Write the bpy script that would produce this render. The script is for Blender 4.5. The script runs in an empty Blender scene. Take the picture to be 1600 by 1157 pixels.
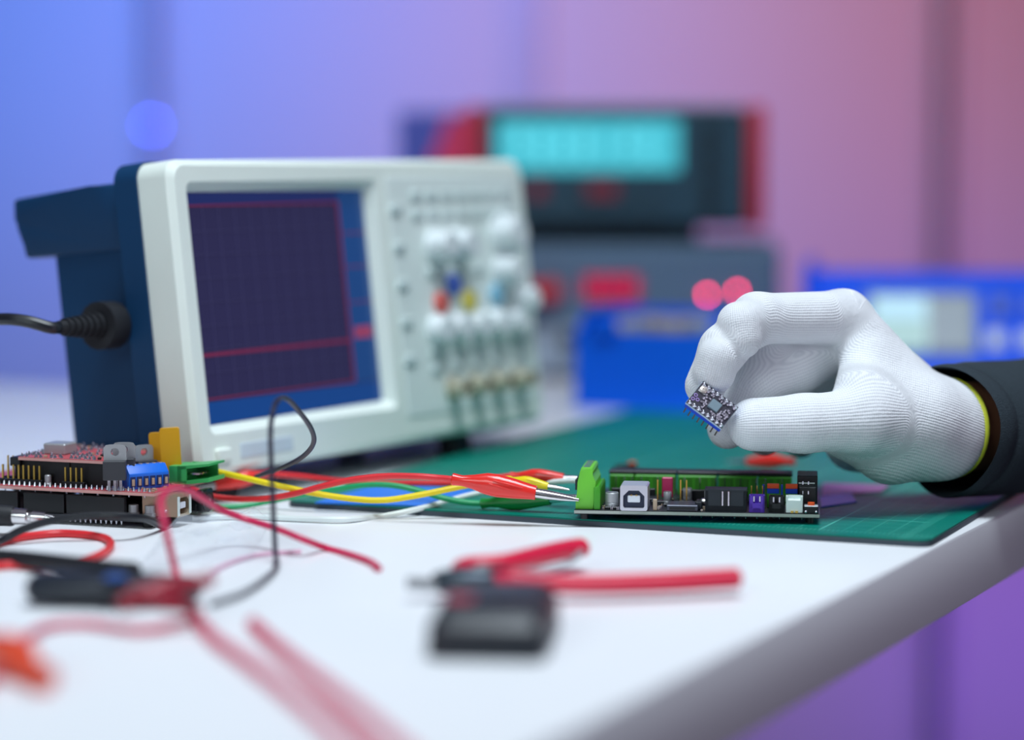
import bpy, bmesh, math, random
import numpy as np
from mathutils import Vector, Matrix, Euler

random.seed(7)
SC = bpy.context.scene
COL = SC.collection
PI = math.pi

# ------------------------------------------------------------------ camera
FPX = 85 / 36 * 1600
CAMZ = 0.158
PITCH = math.atan((578.5 - 253) / FPX)
cd = bpy.data.cameras.new('camera'); cam = bpy.data.objects.new('camera', cd); COL.objects.link(cam)
cam.location = (0, 0, CAMZ); cam.rotation_euler = (PI / 2 - PITCH, 0, 0)
cd.lens = 85; cd.sensor_width = 36; cd.sensor_fit = 'HORIZONTAL'
cd.clip_start = 0.02; cd.clip_end = 50
cd.dof.use_dof = True; cd.dof.focus_distance = 1.048; cd.dof.aperture_fstop = 2.55
SC.camera = cam

# ------------------------------------------------------------------ world, lights, exposure
SC.view_settings.view_transform = 'Standard'; SC.view_settings.look = 'None'
SC.view_settings.gamma = 1; SC.view_settings.use_curve_mapping = False
SC.view_settings.exposure = 0.0
w = bpy.data.worlds.new('room_light'); SC.world = w; w.use_nodes = True
w.node_tree.nodes['Background'].inputs[0].default_value = (0.70, 0.64, 0.93, 1)
w.node_tree.nodes['Background'].inputs[1].default_value = 0.125

def area(name, loc, target, size, energy, color, size_y=None, spread=180):
    l = bpy.data.lights.new(name, 'AREA'); o = bpy.data.objects.new(name, l); COL.objects.link(o)
    l.energy = energy; l.color = color; l.size = size; l.spread = math.radians(spread)
    if size_y: l.shape = 'RECTANGLE'; l.size_y = size_y
    o.location = loc
    o.rotation_euler = (Vector(target) - Vector(loc)).to_track_quat('-Z', 'Y').to_euler()
    return o
area('ceiling_softbox', (0.12, 0.76, 1.5), (0.0, 1.03, 0), 0.8, 10.0, (0.82, 0.92, 1.0), 0.6, 112)
area('added_front_fill', (-0.7, -0.45, 0.75), (0.05, 1.05, 0.05), 0.6, 0.62, (0.80, 0.95, 0.95), None, 55)  # added fill without a visible source, lifts the glove from the front
area('added_side_fill', (1.0, 0.35, 0.22), (0.12, 0.95, 0.0), 0.4, 0.12, (0.98, 0.80, 1.0), None, 60)  # added fill that brightens the desk edge and glove from the right
area('blue_wash_lamp', (-0.70, 2.1, 0.85), (-0.62, 3.23, 0.22), 0.4, 7.0, (0.06, 0.26, 1.0), None, 100)
area('added_wall_wash', (-0.02, 2.0, 0.85), (0.0, 3.0, 0.25), 0.4, 1.6, (1.0, 0.62, 0.86), None, 90)  # added wash that lightens the middle of the wall
area('red_wash_lamp', (0.48, 1.9, 0.80), (0.42, 2.85, 0.18), 0.4, 0.95, (1.0, 0.04, 0.04), None, 90)
area('added_violet_wash', (0.55, 1.95, -0.50), (0.56, 2.8, -0.34), 0.25, 0.85, (0.20, 0.02, 1.0), None, 80)  # unseen light added under the desk to tint the lower wall

# ------------------------------------------------------------------ helpers
def ray(px, py):
    r = (px - 800) / FPX; u = -(py - 578.5) / FPX
    c, s = math.cos(PITCH), math.sin(PITCH)
    return Vector((r, c + u * s, -s + u * c))
def P(px, py, D):                       # world point at distance D seen at a pixel of the photograph
    d = ray(px, py); return Vector((0, 0, CAMZ)) + d * (D / d.y)
def T(px, py, z=0.0):                   # world point at height z
    d = ray(px, py); return Vector((0, 0, CAMZ)) + d * ((z - CAMZ) / d.z)
def lin(h):
    h = h.lstrip('#'); o = []
    for i in (0, 2, 4):
        c = int(h[i:i + 2], 16) / 255
        o.append(c / 12.92 if c <= 0.04045 else ((c + 0.055) / 1.055) ** 2.4)
    return o
MATS = {}
def M(name, col, rough=0.5, metal=0.0, noise=0.06, nscale=90.0, bump=0.0, bscale=400.0, emit=None, estr=0.0, trans=0.0, spec=0.5, alpha=1.0, coat=0.0):
    if name in MATS: return MATS[name]
    m = bpy.data.materials.new(name); m.use_nodes = True
    nt = m.node_tree; N = nt.nodes; L = nt.links; b = N['Principled BSDF']
    c = lin(col)
    tc = N.new('ShaderNodeTexCoord'); nz = N.new('ShaderNodeTexNoise'); nz.inputs['Scale'].default_value = nscale
    nz.inputs['Detail'].default_value = 3
    L.new(tc.outputs['Object'], nz.inputs['Vector'])
    mx = N.new('ShaderNodeMix'); mx.data_type = 'RGBA'
    mx.inputs[6].default_value = (*[max(0, x * (1 - noise)) for x in c], 1)
    mx.inputs[7].default_value = (*[min(1, x * (1 + noise)) for x in c], 1)
    L.new(nz.outputs['Fac'], mx.inputs[0]); L.new(mx.outputs[2], b.inputs['Base Color'])
    b.inputs['Roughness'].default_value = rough; b.inputs['Metallic'].default_value = metal
    b.inputs['Specular IOR Level'].default_value = spec
    if trans: b.inputs['Transmission Weight'].default_value = trans
    if coat: b.inputs['Coat Weight'].default_value = coat
    if alpha < 1: b.inputs['Alpha'].default_value = alpha
    if emit: b.inputs['Emission Color'].default_value = (*lin(emit), 1); b.inputs['Emission Strength'].default_value = estr
    if bump:
        n2 = N.new('ShaderNodeTexNoise'); n2.inputs['Scale'].default_value = bscale
        L.new(tc.outputs['Object'], n2.inputs['Vector'])
        bp = N.new('ShaderNodeBump'); bp.inputs['Strength'].default_value = bump; bp.inputs['Distance'].default_value = 0.001
        L.new(n2.outputs['Fac'], bp.inputs['Height']); L.new(bp.outputs['Normal'], b.inputs['Normal'])
    MATS[name] = m; return m

def props(o, label=None, cat=None, group=None, kind=None):
    if label: o['label'] = label
    if cat: o['category'] = cat
    if group: o['group'] = group
    if kind: o['kind'] = kind
    return o
def root(name, label, cat, loc=(0, 0, 0), rot=(0, 0, 0), group=None, kind=None):
    o = bpy.data.objects.new(name, None); COL.objects.link(o); o.empty_display_size = 0.01
    o.location = loc; o.rotation_euler = rot
    return props(o, label, cat, group, kind)
def root_m(name, label, cat, mat, group=None):
    o = bpy.data.objects.new(name, None); COL.objects.link(o); o.empty_display_size = 0.01
    o.matrix_world = mat
    return props(o, label, cat, group)

def catmull(pts, n=8):
    pts = [Vector(p) for p in pts]
    if len(pts) < 3: return pts
    q = [pts[0] * 2 - pts[1]] + pts + [pts[-1] * 2 - pts[-2]]
    out = []
    for i in range(1, len(q) - 2):
        a, b, c, d = q[i - 1], q[i], q[i + 1], q[i + 2]
        for k in range(n):
            t = k / n
            out.append(0.5 * ((2 * b) + (c - a) * t + (2 * a - 5 * b + 4 * c - d) * t * t + (3 * b - a - 3 * c + d) * t ** 3))
    out.append(pts[-1]); return out

class MB:
    def __init__(s): s.bm = bmesh.new()
    def box(s, c, d, bev=0.0, rot=None, seg=1):
        r = bmesh.ops.create_cube(s.bm, size=1.0); vs = r['verts']
        for v in vs: v.co = Vector((v.co.x * d[0], v.co.y * d[1], v.co.z * d[2]))
        if bev:
            es = list({e for v in vs for e in v.link_edges})
            rb = bmesh.ops.bevel(s.bm, geom=es, offset=bev, segments=seg, affect='EDGES', profile=0.5)
            vs = list({v for f in rb['faces'] for v in f.verts} | {v for v in vs if v.is_valid})
        m = Matrix.Translation(Vector(c))
        if rot is not None: m = m @ (rot.to_4x4() if isinstance(rot, Matrix) else Euler(rot).to_matrix().to_4x4())
        for v in vs: v.co = m @ v.co
        return s
    def bx(s, x0, x1, y0, y1, z0, z1, bev=0.0, seg=1):
        return s.box(((x0 + x1) / 2, (y0 + y1) / 2, (z0 + z1) / 2), (abs(x1 - x0), abs(y1 - y0), abs(z1 - z0)), bev, None, seg)
    def rings(s, rs, caps=True):
        R = [[s.bm.verts.new(p) for p in r] for r in rs]; n = len(R[0])
        for a, b in zip(R, R[1:]):
            for i in range(n): s.bm.faces.new((a[i], a[(i + 1) % n], b[(i + 1) % n], b[i]))
        if caps: s.bm.faces.new(R[0][::-1]); s.bm.faces.new(R[-1])
        return s
    def tube(s, pts, r, seg=10, n=8, raw=False, caps=True, flat=1.0):
        c = [Vector(p) for p in pts] if raw else catmull(pts, n)
        rs = []; up = None
        for i, p in enumerate(c):
            t = (c[min(i + 1, len(c) - 1)] - c[max(i - 1, 0)])
            if t.length < 1e-9: t = Vector((0, 0, 1))
            t.normalize()
            if up is None:
                up = Vector((0, 0, 1)) if abs(t.z) < 0.9 else Vector((1, 0, 0))
            up = (up - t * up.dot(t))
            if up.length < 1e-6: up = t.orthogonal()
            up.normalize(); sd = t.cross(up)
            rr = r(i / (len(c) - 1)) if callable(r) else r
            rs.append([p + (up * math.cos(a) * flat + sd * math.sin(a)) * rr for a in [2 * PI * k / seg for k in range(seg)]])
        return s.rings(rs, caps)
    def cyl(s, a, b, r0, r1=None, seg=14):
        r1 = r0 if r1 is None else r1
        return s.tube([a, b], lambda t: r0 + (r1 - r0) * t, seg, raw=True)
    def lathe(s, a, axis, prof, seg=18):        # prof: (distance along axis, radius)
        a = Vector(a); ax = Vector(axis).normalized(); u = ax.orthogonal().normalized(); v = ax.cross(u)
        return s.rings([[a + ax * h + (u * math.cos(t) + v * math.sin(t)) * max(r, 1e-5) for t in [2 * PI * k / seg for k in range(seg)]] for h, r in prof])
    def prism(s, poly, ext, bev=0.0):
        ext = Vector(ext); a = [s.bm.verts.new(Vector(p)) for p in poly]; b = [s.bm.verts.new(Vector(p) + ext) for p in poly]
        n = len(a); fs = [s.bm.faces.new(a[::-1]), s.bm.faces.new(b)]
        for i in range(n): fs.append(s.bm.faces.new((a[i], a[(i + 1) % n], b[(i + 1) % n], b[i])))
        if bev:
            es = list({e for f in fs for e in f.edges})
            bmesh.ops.bevel(s.bm, geom=es, offset=bev, segments=2, affect='EDGES', profile=0.5)
        return s
    def ball(s, c, r, sc=(1, 1, 1), u=12, v=8):
        m = Matrix.Translation(Vector(c)) @ Matrix.Diagonal((sc[0], sc[1], sc[2], 1))
        bmesh.ops.create_uvsphere(s.bm, u_segments=u, v_segments=v, radius=r, matrix=m); return s
    def ring_of(s, c, axis, r, rt, seg=24, ts=8):
        c = Vector(c); ax = Vector(axis).normalized(); u = ax.orthogonal().normalized(); v = ax.cross(u)
        R = []
        for k in range(seg):
            t = 2 * PI * k / seg; d = u * math.cos(t) + v * math.sin(t)
            R.append([s.bm.verts.new(c + d * (r + rt * math.cos(q)) + ax * rt * math.sin(q)) for q in [2 * PI * j / ts for j in range(ts)]])
        for k in range(seg):
            a, b = R[k], R[(k + 1) % seg]
            for j in range(ts): s.bm.faces.new((a[j], b[j], b[(j + 1) % ts], a[(j + 1) % ts]))
        return s
    def xf(s, m):
        for v in s.bm.verts: v.co = m @ v.co
        return s
    def build(s, name, mat, parent=None, label=None, kind=None, smooth=True, ang=35):
        bmesh.ops.recalc_face_normals(s.bm, faces=s.bm.faces[:])
        me = bpy.data.meshes.new(name); s.bm.to_mesh(me); s.bm.free()
        if smooth:
            me.shade_smooth(); me.set_sharp_from_angle(angle=math.radians(ang))
        me.materials.append(mat)
        o = bpy.data.objects.new(name, me); COL.objects.link(o)
        if parent is not None: o.parent = parent
        if label: o['label'] = label
        if kind: o['kind'] = kind
        return o
def dup(o, parent=None):
    c = o.copy(); COL.objects.link(c)
    if parent is not None: c.parent = parent
    for ch in list(o.children): dup(ch, c)
    return c
def axes(origin, x, up=(0, 0, 1)):       # frame with local x along x and z near up
    x = Vector(x).normalized(); up = Vector(up); y = up.cross(x).normalized(); z = x.cross(y)
    m = Matrix((x, y, z)).transposed().to_4x4(); m.translation = Vector(origin); return m
def inv(o):
    bpy.context.view_layer.update(); return o.matrix_world.inverted()

# ------------------------------------------------------------------ materials
white_lam = M('white_laminate', '#F1F4F7', 0.30, noise=0.01, nscale=30, bump=0.02, bscale=900)
alum = M('aluminium_profile', '#BDBDCB', 0.45, 0.15, noise=0.03)
wall_m = M('pale_wall_panel', '#C9C6CE', 0.75, noise=0.02, nscale=3, spec=0.2)
groove_m = M('groove_backing', '#5C5A66', 0.8)  # dark grey of the backing between the post flanges
floor_m = M('grey_floor', '#6E6E78', 0.6, noise=0.1, nscale=8)
scope_white = M('scope_ivory_plastic', '#EFF9F0', 0.5, noise=0.015)
scope_white2 = M('scope_pale_key', '#E6EEF0', 0.35, noise=0.015)
scope_grey = M('scope_grey_key', '#D0E0DE', 0.5, noise=0.02)
scope_navy = M('scope_navy_plastic', '#0B3C64', 0.5, noise=0.03, spec=0.3)
black_pl = M('black_plastic', '#14171B', 0.42, noise=0.1)
black_soft = M('black_rubber', '#191C22', 0.6, noise=0.1)
black_gloss = M('black_gloss_plastic', '#11141A', 0.22, noise=0.05)
char_pl = M('charcoal_plastic', '#222A33', 0.5, noise=0.05)
red_wire = M('red_insulation', '#E8343A', 0.35, noise=0.03)
red_boot = M('red_vinyl', '#EE2B22', 0.28, noise=0.04, coat=0.3)
dark_red = M('dark_red_vinyl', '#98162E', 0.35, noise=0.04)
pink_wire = M('crimson_insulation', '#D8285A', 0.4, noise=0.03)
green_wire = M('green_insulation', '#12A566', 0.35, noise=0.03)
green_boot = M('green_vinyl', '#0E8A37', 0.3, noise=0.04, coat=0.3)
yellow_wire = M('yellow_insulation', '#F4DD14', 0.35, noise=0.02)
white_wire = M('white_insulation', '#E9F2EF', 0.35, noise=0.02)
black_wire = M('black_insulation', '#171B22', 0.38, noise=0.05)
steel = M('bright_steel', '#D9D6D8', 0.22, 1.0, noise=0.03)
steel_dull = M('dull_steel', '#B2B5B8', 0.4, 0.45, noise=0.05)
tin = M('solder_tin', '#DDDDE6', 0.2, 1.0, noise=0.05)
gold = M('gold_pin', '#D9B45A', 0.28, 0.9, noise=0.03)
pcb_black = M('black_solder_mask', '#1E2328', 0.35, noise=0.25, nscale=700)
pcb_edge = M('board_edge_fibre', '#A7AFA6', 0.6, noise=0.06)
pcb_red = M('red_solder_mask', '#C5545C', 0.4, noise=0.15, nscale=500)
pcb_red_edge = M('pink_board_edge', '#D9A39C', 0.6, noise=0.08)
smd_tan = M('ceramic_capacitor_tan', '#B9A48C', 0.5, noise=0.2)
green_lt = M('light_green_plastic', '#6FCB3C', 0.42, noise=0.03)
green_md = M('leaf_green_plastic', '#3E9D1E', 0.45, noise=0.05)
green_plug = M('mint_green_plastic', '#3DB562', 0.4, noise=0.04)
blue_term = M('blue_terminal_plastic', '#0D6DE0', 0.38, noise=0.03)
blue_hdr = M('blue_header_plastic', '#1046C8', 0.4, noise=0.03)
purple_pl = M('purple_plastic', '#5B36B8', 0.4, noise=0.03)
white_pl = M('white_nylon', '#DCEBE6', 0.4, noise=0.02)
orange_pl = M('orange_plastic', '#EE5A20', 0.4, noise=0.03)
magenta_pl = M('magenta_plastic', '#C02860', 0.4, noise=0.03)
yellow_pl = M('amber_epoxy', '#E0A50C', 0.35, noise=0.04)
chip_m = M('chip_epoxy', '#23262B', 0.45, noise=0.1)
tray_blue = M('blue_polypropylene', '#0064EA', 0.5, noise=0.03, spec=0.2)
patch_blue = M('blue_patch', '#0B7CF2', 0.4, noise=0.03)
glass_dark = M('port_white_insert', '#DDE2EA', 0.4)

# ------------------------------------------------------------------ the setting
WY = math.radians(-20.0)
wdir = Vector((math.cos(WY), math.sin(WY), 0)); wnor = Vector((-wdir.y, wdir.x, 0))
W0 = Vector((0.016, 3.0, 0))
wall = root('wall_back', None, None, W0, (0, 0, WY), kind='structure')
def wall_x(px):
    r = (px - 800) / FPX
    # point W0 + t*wdir has x/y = r
    return (r * W0.y - W0.x) / (wdir.x - r * wdir.y)
sx = [wall_x(245), wall_x(822), wall_x(1470)]
seams = [sx[0] - 1.04, sx[0] - 0.52] + sx + [sx[2] + 0.5, sx[2] + 1.0]
MB().bx(seams[0] - 0.3, seams[-1] + 0.3, 0.03, 0.06, -0.75, 1.9).build('backing', groove_m, wall)
for a, b in zip(seams, seams[1:]):
    MB().bx(a + 0.018, b - 0.018, 0.004, 0.03, -0.74, 1.85, 0.002).build('panel', wall_m, wall)
for a in seams:
    p = MB(); plain = abs(a - sx[1]) < 0.01; gw = 0.0005 if plain else 0.0065
    p.bx(a - 0.022, a - gw, -0.010, 0.02, -0.74, 1.86, 0.002 if not plain else 0.0); p.bx(a + gw, a + 0.022, -0.010, 0.02, -0.74, 1.86, 0.002 if not plain else 0.0)
    p.build('post', alum, wall)
ld_ = wall_x(246)
MB().lathe((ld_, -0.0102, 0.2055), (0, -1, 0), [(0, 0.0030), (0.001, 0.0030), (0.002, 0.002), (0.0021, 0)], 12).build('indicator_lamp', M('blue_indicator_glow', '#2040FF', 0.3, emit='#3A55FF', estr=44), wall)
fl = MB().bx(-3, 3, -1.2, 4.2, -0.80, -0.752); fl.build('floor', floor_m, kind='structure')

# ------------------------------------------------------------------ desk
TY = math.radians(-26.1)
R0 = Vector((0.0468, 0.725, 0))
desk = root('desk', 'large white laminate desk with square edge carrying everything', 'desk', R0, (0, 0, TY))
poly = [(-1.7, -0.45, -0.032), (0, -0.45, -0.032), (0, 1.5, -0.032), (-0.74, 1.5, -0.032), (-0.74, 0.7125, -0.032), (-1.7, 0.7125, -0.032)]
MB().prism(poly, (0, 0, 0.032), 0.0016).build('desk_top', white_lam, desk)
for x, y in ((-1.64, -0.39), (-0.06, -0.39), (-1.64, 0.65), (-0.68, 1.44)):
    MB().bx(x - 0.025, x + 0.025, y - 0.025, y + 0.025, -0.752, -0.0325, 0.002).build('leg', alum, desk)

# ------------------------------------------------------------------ cutting mat
mat_shader = bpy.data.materials.new('green_mat_print'); mat_shader.use_nodes = True
def build_mat_shader():
    nt = mat_shader.node_tree; N = nt.nodes; L = nt.links; b = N['Principled BSDF']
    tc = N.new('ShaderNodeTexCoord'); sp = N.new('ShaderNodeSeparateXYZ'); L.new(tc.outputs['Object'], sp.inputs[0])
    def math_n(op, a, v=None, c=None):
        n = N.new('ShaderNodeMath'); n.operation = op
        if hasattr(a, 'links'): L.new(a, n.inputs[0])
        else: n.inputs[0].default_value = a
        if v is not None:
            if hasattr(v, 'links'): L.new(v, n.inputs[1])
            else: n.inputs[1].default_value = v
        return n.outputs[0]
    def lines(src, period, width):
        d = math_n('DIVIDE', src, period); f = math_n('FRACT', d); f2 = math_n('SUBTRACT', f, 0.5); a = math_n('ABSOLUTE', f2)
        return math_n('GREATER_THAN', a, 0.5 - width / period / 2)
    def band(src, lo, hi):
        return math_n('MULTIPLY', math_n('GREATER_THAN', src, lo), math_n('LESS_THAN', src, hi))
    X, Y = sp.outputs[0], sp.outputs[1]
    inside = math_n('MULTIPLY', band(X, 0.012, 0.288), band(Y, 0.012, 0.438))
    g10 = math_n('MAXIMUM', lines(X, 0.01, 0.0004), lines(Y, 0.01, 0.0004))
    g50 = math_n('MAXIMUM', lines(X, 0.05, 0.0009), lines(Y, 0.05, 0.0009))
    grid = math_n('MULTIPLY', math_n('MAXIMUM', math_n('MULTIPLY', g10, 0.45), math_n('MULTIPLY', g50, 0.8)), inside)
    tick = math_n('MAXIMUM', math_n('MULTIPLY', lines(Y, 0.002, 0.0004), band(X, 0.286, 0.2905)), math_n('MULTIPLY', lines(X, 0.002, 0.0004), band(Y, 0.0095, 0.014)))
    allm = math_n('MAXIMUM', grid, math_n('MULTIPLY', tick, 0.7))
    nz = N.new('ShaderNodeTexNoise'); nz.inputs['Scale'].default_value = 40; L.new(tc.outputs['Object'], nz.inputs['Vector'])
    base = N.new('ShaderNodeMix'); base.data_type = 'RGBA'
    base.inputs[6].default_value = (*lin('#007463'), 1); base.inputs[7].default_value = (*lin('#00806E'), 1)
    L.new(nz.outputs['Fac'], base.inputs[0])
    mx = N.new('ShaderNodeMix'); mx.data_type = 'RGBA'; L.new(allm, mx.inputs[0]); L.new(base.outputs[2], mx.inputs[6])
    mx.inputs[7].default_value = (*lin('#58C4AE'), 1); L.new(mx.outputs[2], b.inputs['Base Color'])
    b.inputs['Roughness'].default_value = 0.38; b.inputs['Specular IOR Level'].default_value = 0.22
    n2 = N.new('ShaderNodeTexNoise'); n2.inputs['Scale'].default_value = 1500; L.new(tc.outputs['Object'], n2.inputs['Vector'])
    bp = N.new('ShaderNodeBump'); bp.inputs['Strength'].default_value = 0.15; bp.inputs['Distance'].default_value = 0.0004
    L.new(n2.outputs['Fac'], bp.inputs['Height']); L.new(bp.outputs['Normal'], b.inputs['Normal'])
build_mat_shader()
MY = math.radians(-23.3)
mfr = Vector((0.1712, 0.982, 0))
mfl = mfr - Vector((math.cos(MY), math.sin(MY), 0)) * 0.3
cmat = root('cutting_mat', 'dark green cutting mat with a pale printed grid, lying on the white desk', 'cutting mat', mfl, (0, 0, MY))
def rrect(x0, x1, y0, y1, r, z, n=6):
    out = []
    for cx, cy, a0 in ((x1 - r, y0 + r, -90), (x1 - r, y1 - r, 0), (x0 + r, y1 - r, 90), (x0 + r, y0 + r, 180)):
        for k in range(n + 1):
            a = math.radians(a0 + 90 * k / n); out.append((cx + r * math.cos(a), cy + r * math.sin(a), z))
    return out
MB().prism(rrect(0, 0.3, 0, 0.45, 0.006, 0.0), (0, 0, 0.0023)).build('core_layer', M('mat_core_grey', '#3A4650', 0.6, noise=0.08), cmat, 'dark grey core layer seen along the mat edge')
MB().prism(rrect(0.0004, 0.2996, 0.0004, 0.4496, 0.006, 0.0023), (0, 0, 0.0007)).build('printed_layer', mat_shader, cmat)

# ------------------------------------------------------------------ oscilloscope
SB = Vector((-0.14453, 1.09474, 0.014)); SYAW = math.radians(57.38); STILT = math.radians(6.65)
scope = root('oscilloscope', 'ivory and navy bench oscilloscope with a dark screen, tilted back on the desk', 'oscilloscope', SB, (-STILT, 0, SYAW))
SW, SH = 0.300, 0.146
# bezel frame: ring of four bars around the screen recess plus control face
bz = MB()
def rr2(x0, x1, z0, z1, r, y): return [(p[0], y, p[1]) for p in rrect(x0, x1, z0, z1, r, 0)]
outer = rr2(0, SW, 0, SH, 0.008, 0.0); outer_b = rr2(0, SW, 0, SH, 0.008, 0.0165); outer_f = rr2(0.003, SW - 0.003, 0.003, SH - 0.003, 0.007, -0.003)
lip = rr2(0.0105, 0.1590, 0.0185, 0.1355, 0.004, -0.003); inner = rr2(0.0145, 0.1545, 0.0228, 0.1312, 0.002, 0.0035)
bz.rings([outer_b, outer, outer_f, lip, inner], caps=False)
bz.build('front_bezel', scope_white, scope)
MB().prism(rr2(0.012, 0.157, 0.0205, 0.1335, 0.001, 0.0036), (0, 0.004, 0)).build('screen', M('screen_glass', '#16152A', 0.12, emit='#2C2B50', estr=0.75, noise=0.02), scope, 'dark violet scope display')
scr = scope.children[-1]
def strip(x0, x1, z0, z1, y, mat, name, parent, lab=None):
    return MB().bx(x0, x1, y, y + 0.0004, z0, z1).build(name, mat, parent, lab)
menu_m = M('screen_menu_blue', '#0F2A58', 0.15, emit='#1A4276', estr=0.8, noise=0.02)
strip(0.1335, 0.1543, 0.034, 0.1308, 0.0031, menu_m, 'menu_column', scr)
strip(0.0148, 0.1543, 0.0232, 0.0335, 0.0031, M('screen_status_blue', '#0B2A5C', 0.15, emit='#12407E', estr=0.8, noise=0.02), 'status_bar', scr)
strip(0.0148, 0.1330, 0.1255, 0.1308, 0.0031, M('screen_top_blue', '#182048', 0.15, emit='#1F2C62', estr=0.8, noise=0.02), 'title_bar', scr)
tr_m = M('screen_trace_red', '#401828', 0.2, emit='#6E2447', estr=0.8, noise=0.02)
strip(0.016, 0.1325, 0.0545, 0.0562, 0.0029, tr_m, 'trace', scr); strip(0.016, 0.1325, 0.0345, 0.0353, 0.0029, tr_m, 'trace', scr)
strip(0.1322, 0.1334, 0.035, 0.1255, 0.0029, tr_m, 'trace', scr); strip(0.016, 0.1325, 0.1245, 0.1253, 0.0029, tr_m, 'trace', scr)
strip(0.1365, 0.1515, 0.0560, 0.0620, 0.0029, M('screen_label_red', '#502030', 0.2, emit='#8A3A5C', estr=0.9, noise=0.02), 'menu_label', scr)
for z in (0.074, 0.092, 0.109): strip(0.1345, 0.1540, z, z + 0.0006, 0.0029, tr_m, 'menu_divider', scr)
# graticule dots as fine printed lines
gr = MB()
for k in range(1, 10): gr.bx(0.016 + 0.01165 * k - 0.0001, 0.016 + 0.01165 * k + 0.0001, 0.0030, 0.0034, 0.036, 0.124)
for k in range(1, 8): gr.bx(0.016, 0.1325, 0.0030, 0.0034, 0.036 + 0.011 * k - 0.0001, 0.036 + 0.011 * k + 0.0001)
gr.build('graticule', M('graticule_line', '#25243E', 0.3, emit='#3A395E', estr=0.7), scr)
# control panel
MB().bx(0.166, 0.292, -0.0036, 0.0, 0.012, 0.138, 0.0012).build('control_panel', M('scope_panel', '#EAF6F1', 0.5, noise=0.015), scope)
key = MB().bx(-0.0045, 0.0045, -0.0050, -0.003, -0.0022, 0.0022, 0.0006, 2)
k0 = key.build('button', scope_grey, scope)
first = True
def put(o, x, z, mat=None, name=None, label=None):
    global first
    c = o if first else dup(o, scope); first = False
    c.location = (x, 0, z)
    if mat:
        c.data = c.data.copy() if c.data.users > 1 else c.data
        c.data.materials.clear(); c.data.materials.append(mat)
    if label: c['label'] = label
    return c
for i in range(5): put(k0, 0.1725, 0.120 - 0.0195 * i)
for zz in (0.127, 0.117):
    for xx in (0.192, 0.206, 0.220, 0.234, 0.248, 0.262, 0.276): put(k0, xx, zz)
for xx in (0.200, 0.222, 0.244): put(k0, xx, 0.0865)
for xx, zz in ((0.196, 0.036), (0.214, 0.036), (0.232, 0.036), (0.250, 0.036), (0.276, 0.036), (0.196, 0.045), (0.232, 0.045), (0.276, 0.045)): put(k0, xx, zz)
for xx, zz, mt, lb in ((0.2045, 0.0700, M('scope_red_key', '#D8665E', 0.4), 'red key'), (0.2176, 0.0790, M('scope_blue_key', '#4A6CC8', 0.4), 'blue key'),
                       (0.2311, 0.0700, M('scope_yellow_key', '#E2D460', 0.4), 'yellow key'), (0.2582, 0.0715, M('scope_cyan_key', '#7FB8D2', 0.4), 'light blue key')):
    MB().lathe((xx, -0.003, zz), (0, -1, 0), [(0, 0.0058), (0.003, 0.0056), (0.004, 0.0046), (0.0042, 0)], 16).build('color_key', mt, scope, lb)
def knob(x, z, r, h):
    o = MB().lathe((x, -0.0034, z), (0, -1, 0), [(0, r * 1.12), (0.003, r * 1.1), (0.0035, r), (h * .9, r * .93), (h, r * .8), (h + 0.0001, 0)], 22).build('knob', scope_white2, scope)
    MB().bx(x - 0.0006, x + 0.0006, -0.0034 - h - 0.0004, -0.0034 - h + 0.0004, z, z + r * .8).build('pointer', scope_grey, o)
knob(0.2709, 0.1045, 0.0100, 0.013); knob(0.2671, 0.0845, 0.0078, 0.012); knob(0.2830, 0.0680, 0.0070, 0.011)
for x in (0.199, 0.2175, 0.236, 0.2545, 0.2725): knob(x, 0.0560, 0.0074, 0.0085)
for x in (0.205, 0.225): knob(x, 0.1000, 0.0078, 0.012)
for x in (0.208, 0.229, 0.250, 0.272):
    o = MB().lathe((x, -0.0034, 0.0245), (0, -1, 0), [(0, 0.0062), (0.002, 0.0062), (0.0022, 0.0048), (0.011, 0.0048), (0.011, 0.0036), (0.004, 0.0034), (0.004, 0)], 18).build('signal_socket', M('brass_socket', '#C2BDA8', 0.4, 0.3), scope)
    MB().cyl((x, -0.008, 0.0245), (x, -0.004, 0.0245), 0.0009).build('centre_contact', gold, o)
MB().bx(0.012, 0.022, -0.0055, -0.002, 0.006, 0.012, 0.001).build('power_button', scope_white, scope)
MB().bx(0.030, 0.070, -0.0034, -0.002, 0.006, 0.013, 0.0004).build('name_plate', M('scope_plate', '#D4E2E8', 0.4), scope)
# navy body behind the bezel
nb = MB()
o1 = rr2(-0.001, SW + 0.001, -0.002, SH + 0.001, 0.009, 0.0167); o2 = rr2(-0.001, SW + 0.001, -0.002, SH + 0.001, 0.009, 0.030)
o3 = rr2(0.004, SW - 0.004, 0.004, SH - 0.006, 0.008, 0.0320)
nb.rings([o1, o2, o3]); nb.build('rear_collar', scope_navy, scope)
MB().bx(0.006, SW - 0.006, 0.0315, 0.080, 0.012, SH - 0.014, 0.003).build('rear_case', scope_navy, scope)
MB().prism([(0.004, 0.0315, 0.1075), (0.004, 0.0315, 0.1390), (0.004, 0.050, 0.1395), (0.004, 0.0995, 0.1385), (0.004, 0.1005, 0.1270), (0.004, 0.0960, 0.1255), (0.004, 0.0955, 0.1095)], (SW - 0.008, 0, 0), 0.002).build('carry_handle_block', scope_navy, scope)
MB().prism([(0.004, 0.0315, 0.0), (0.004, 0.0315, 0.018), (0.004, 0.088, 0.018), (0.004, 0.088, 0.0030)], (SW - 0.008, 0, 0), 0.002).build('base_block', scope_navy, scope)
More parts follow.
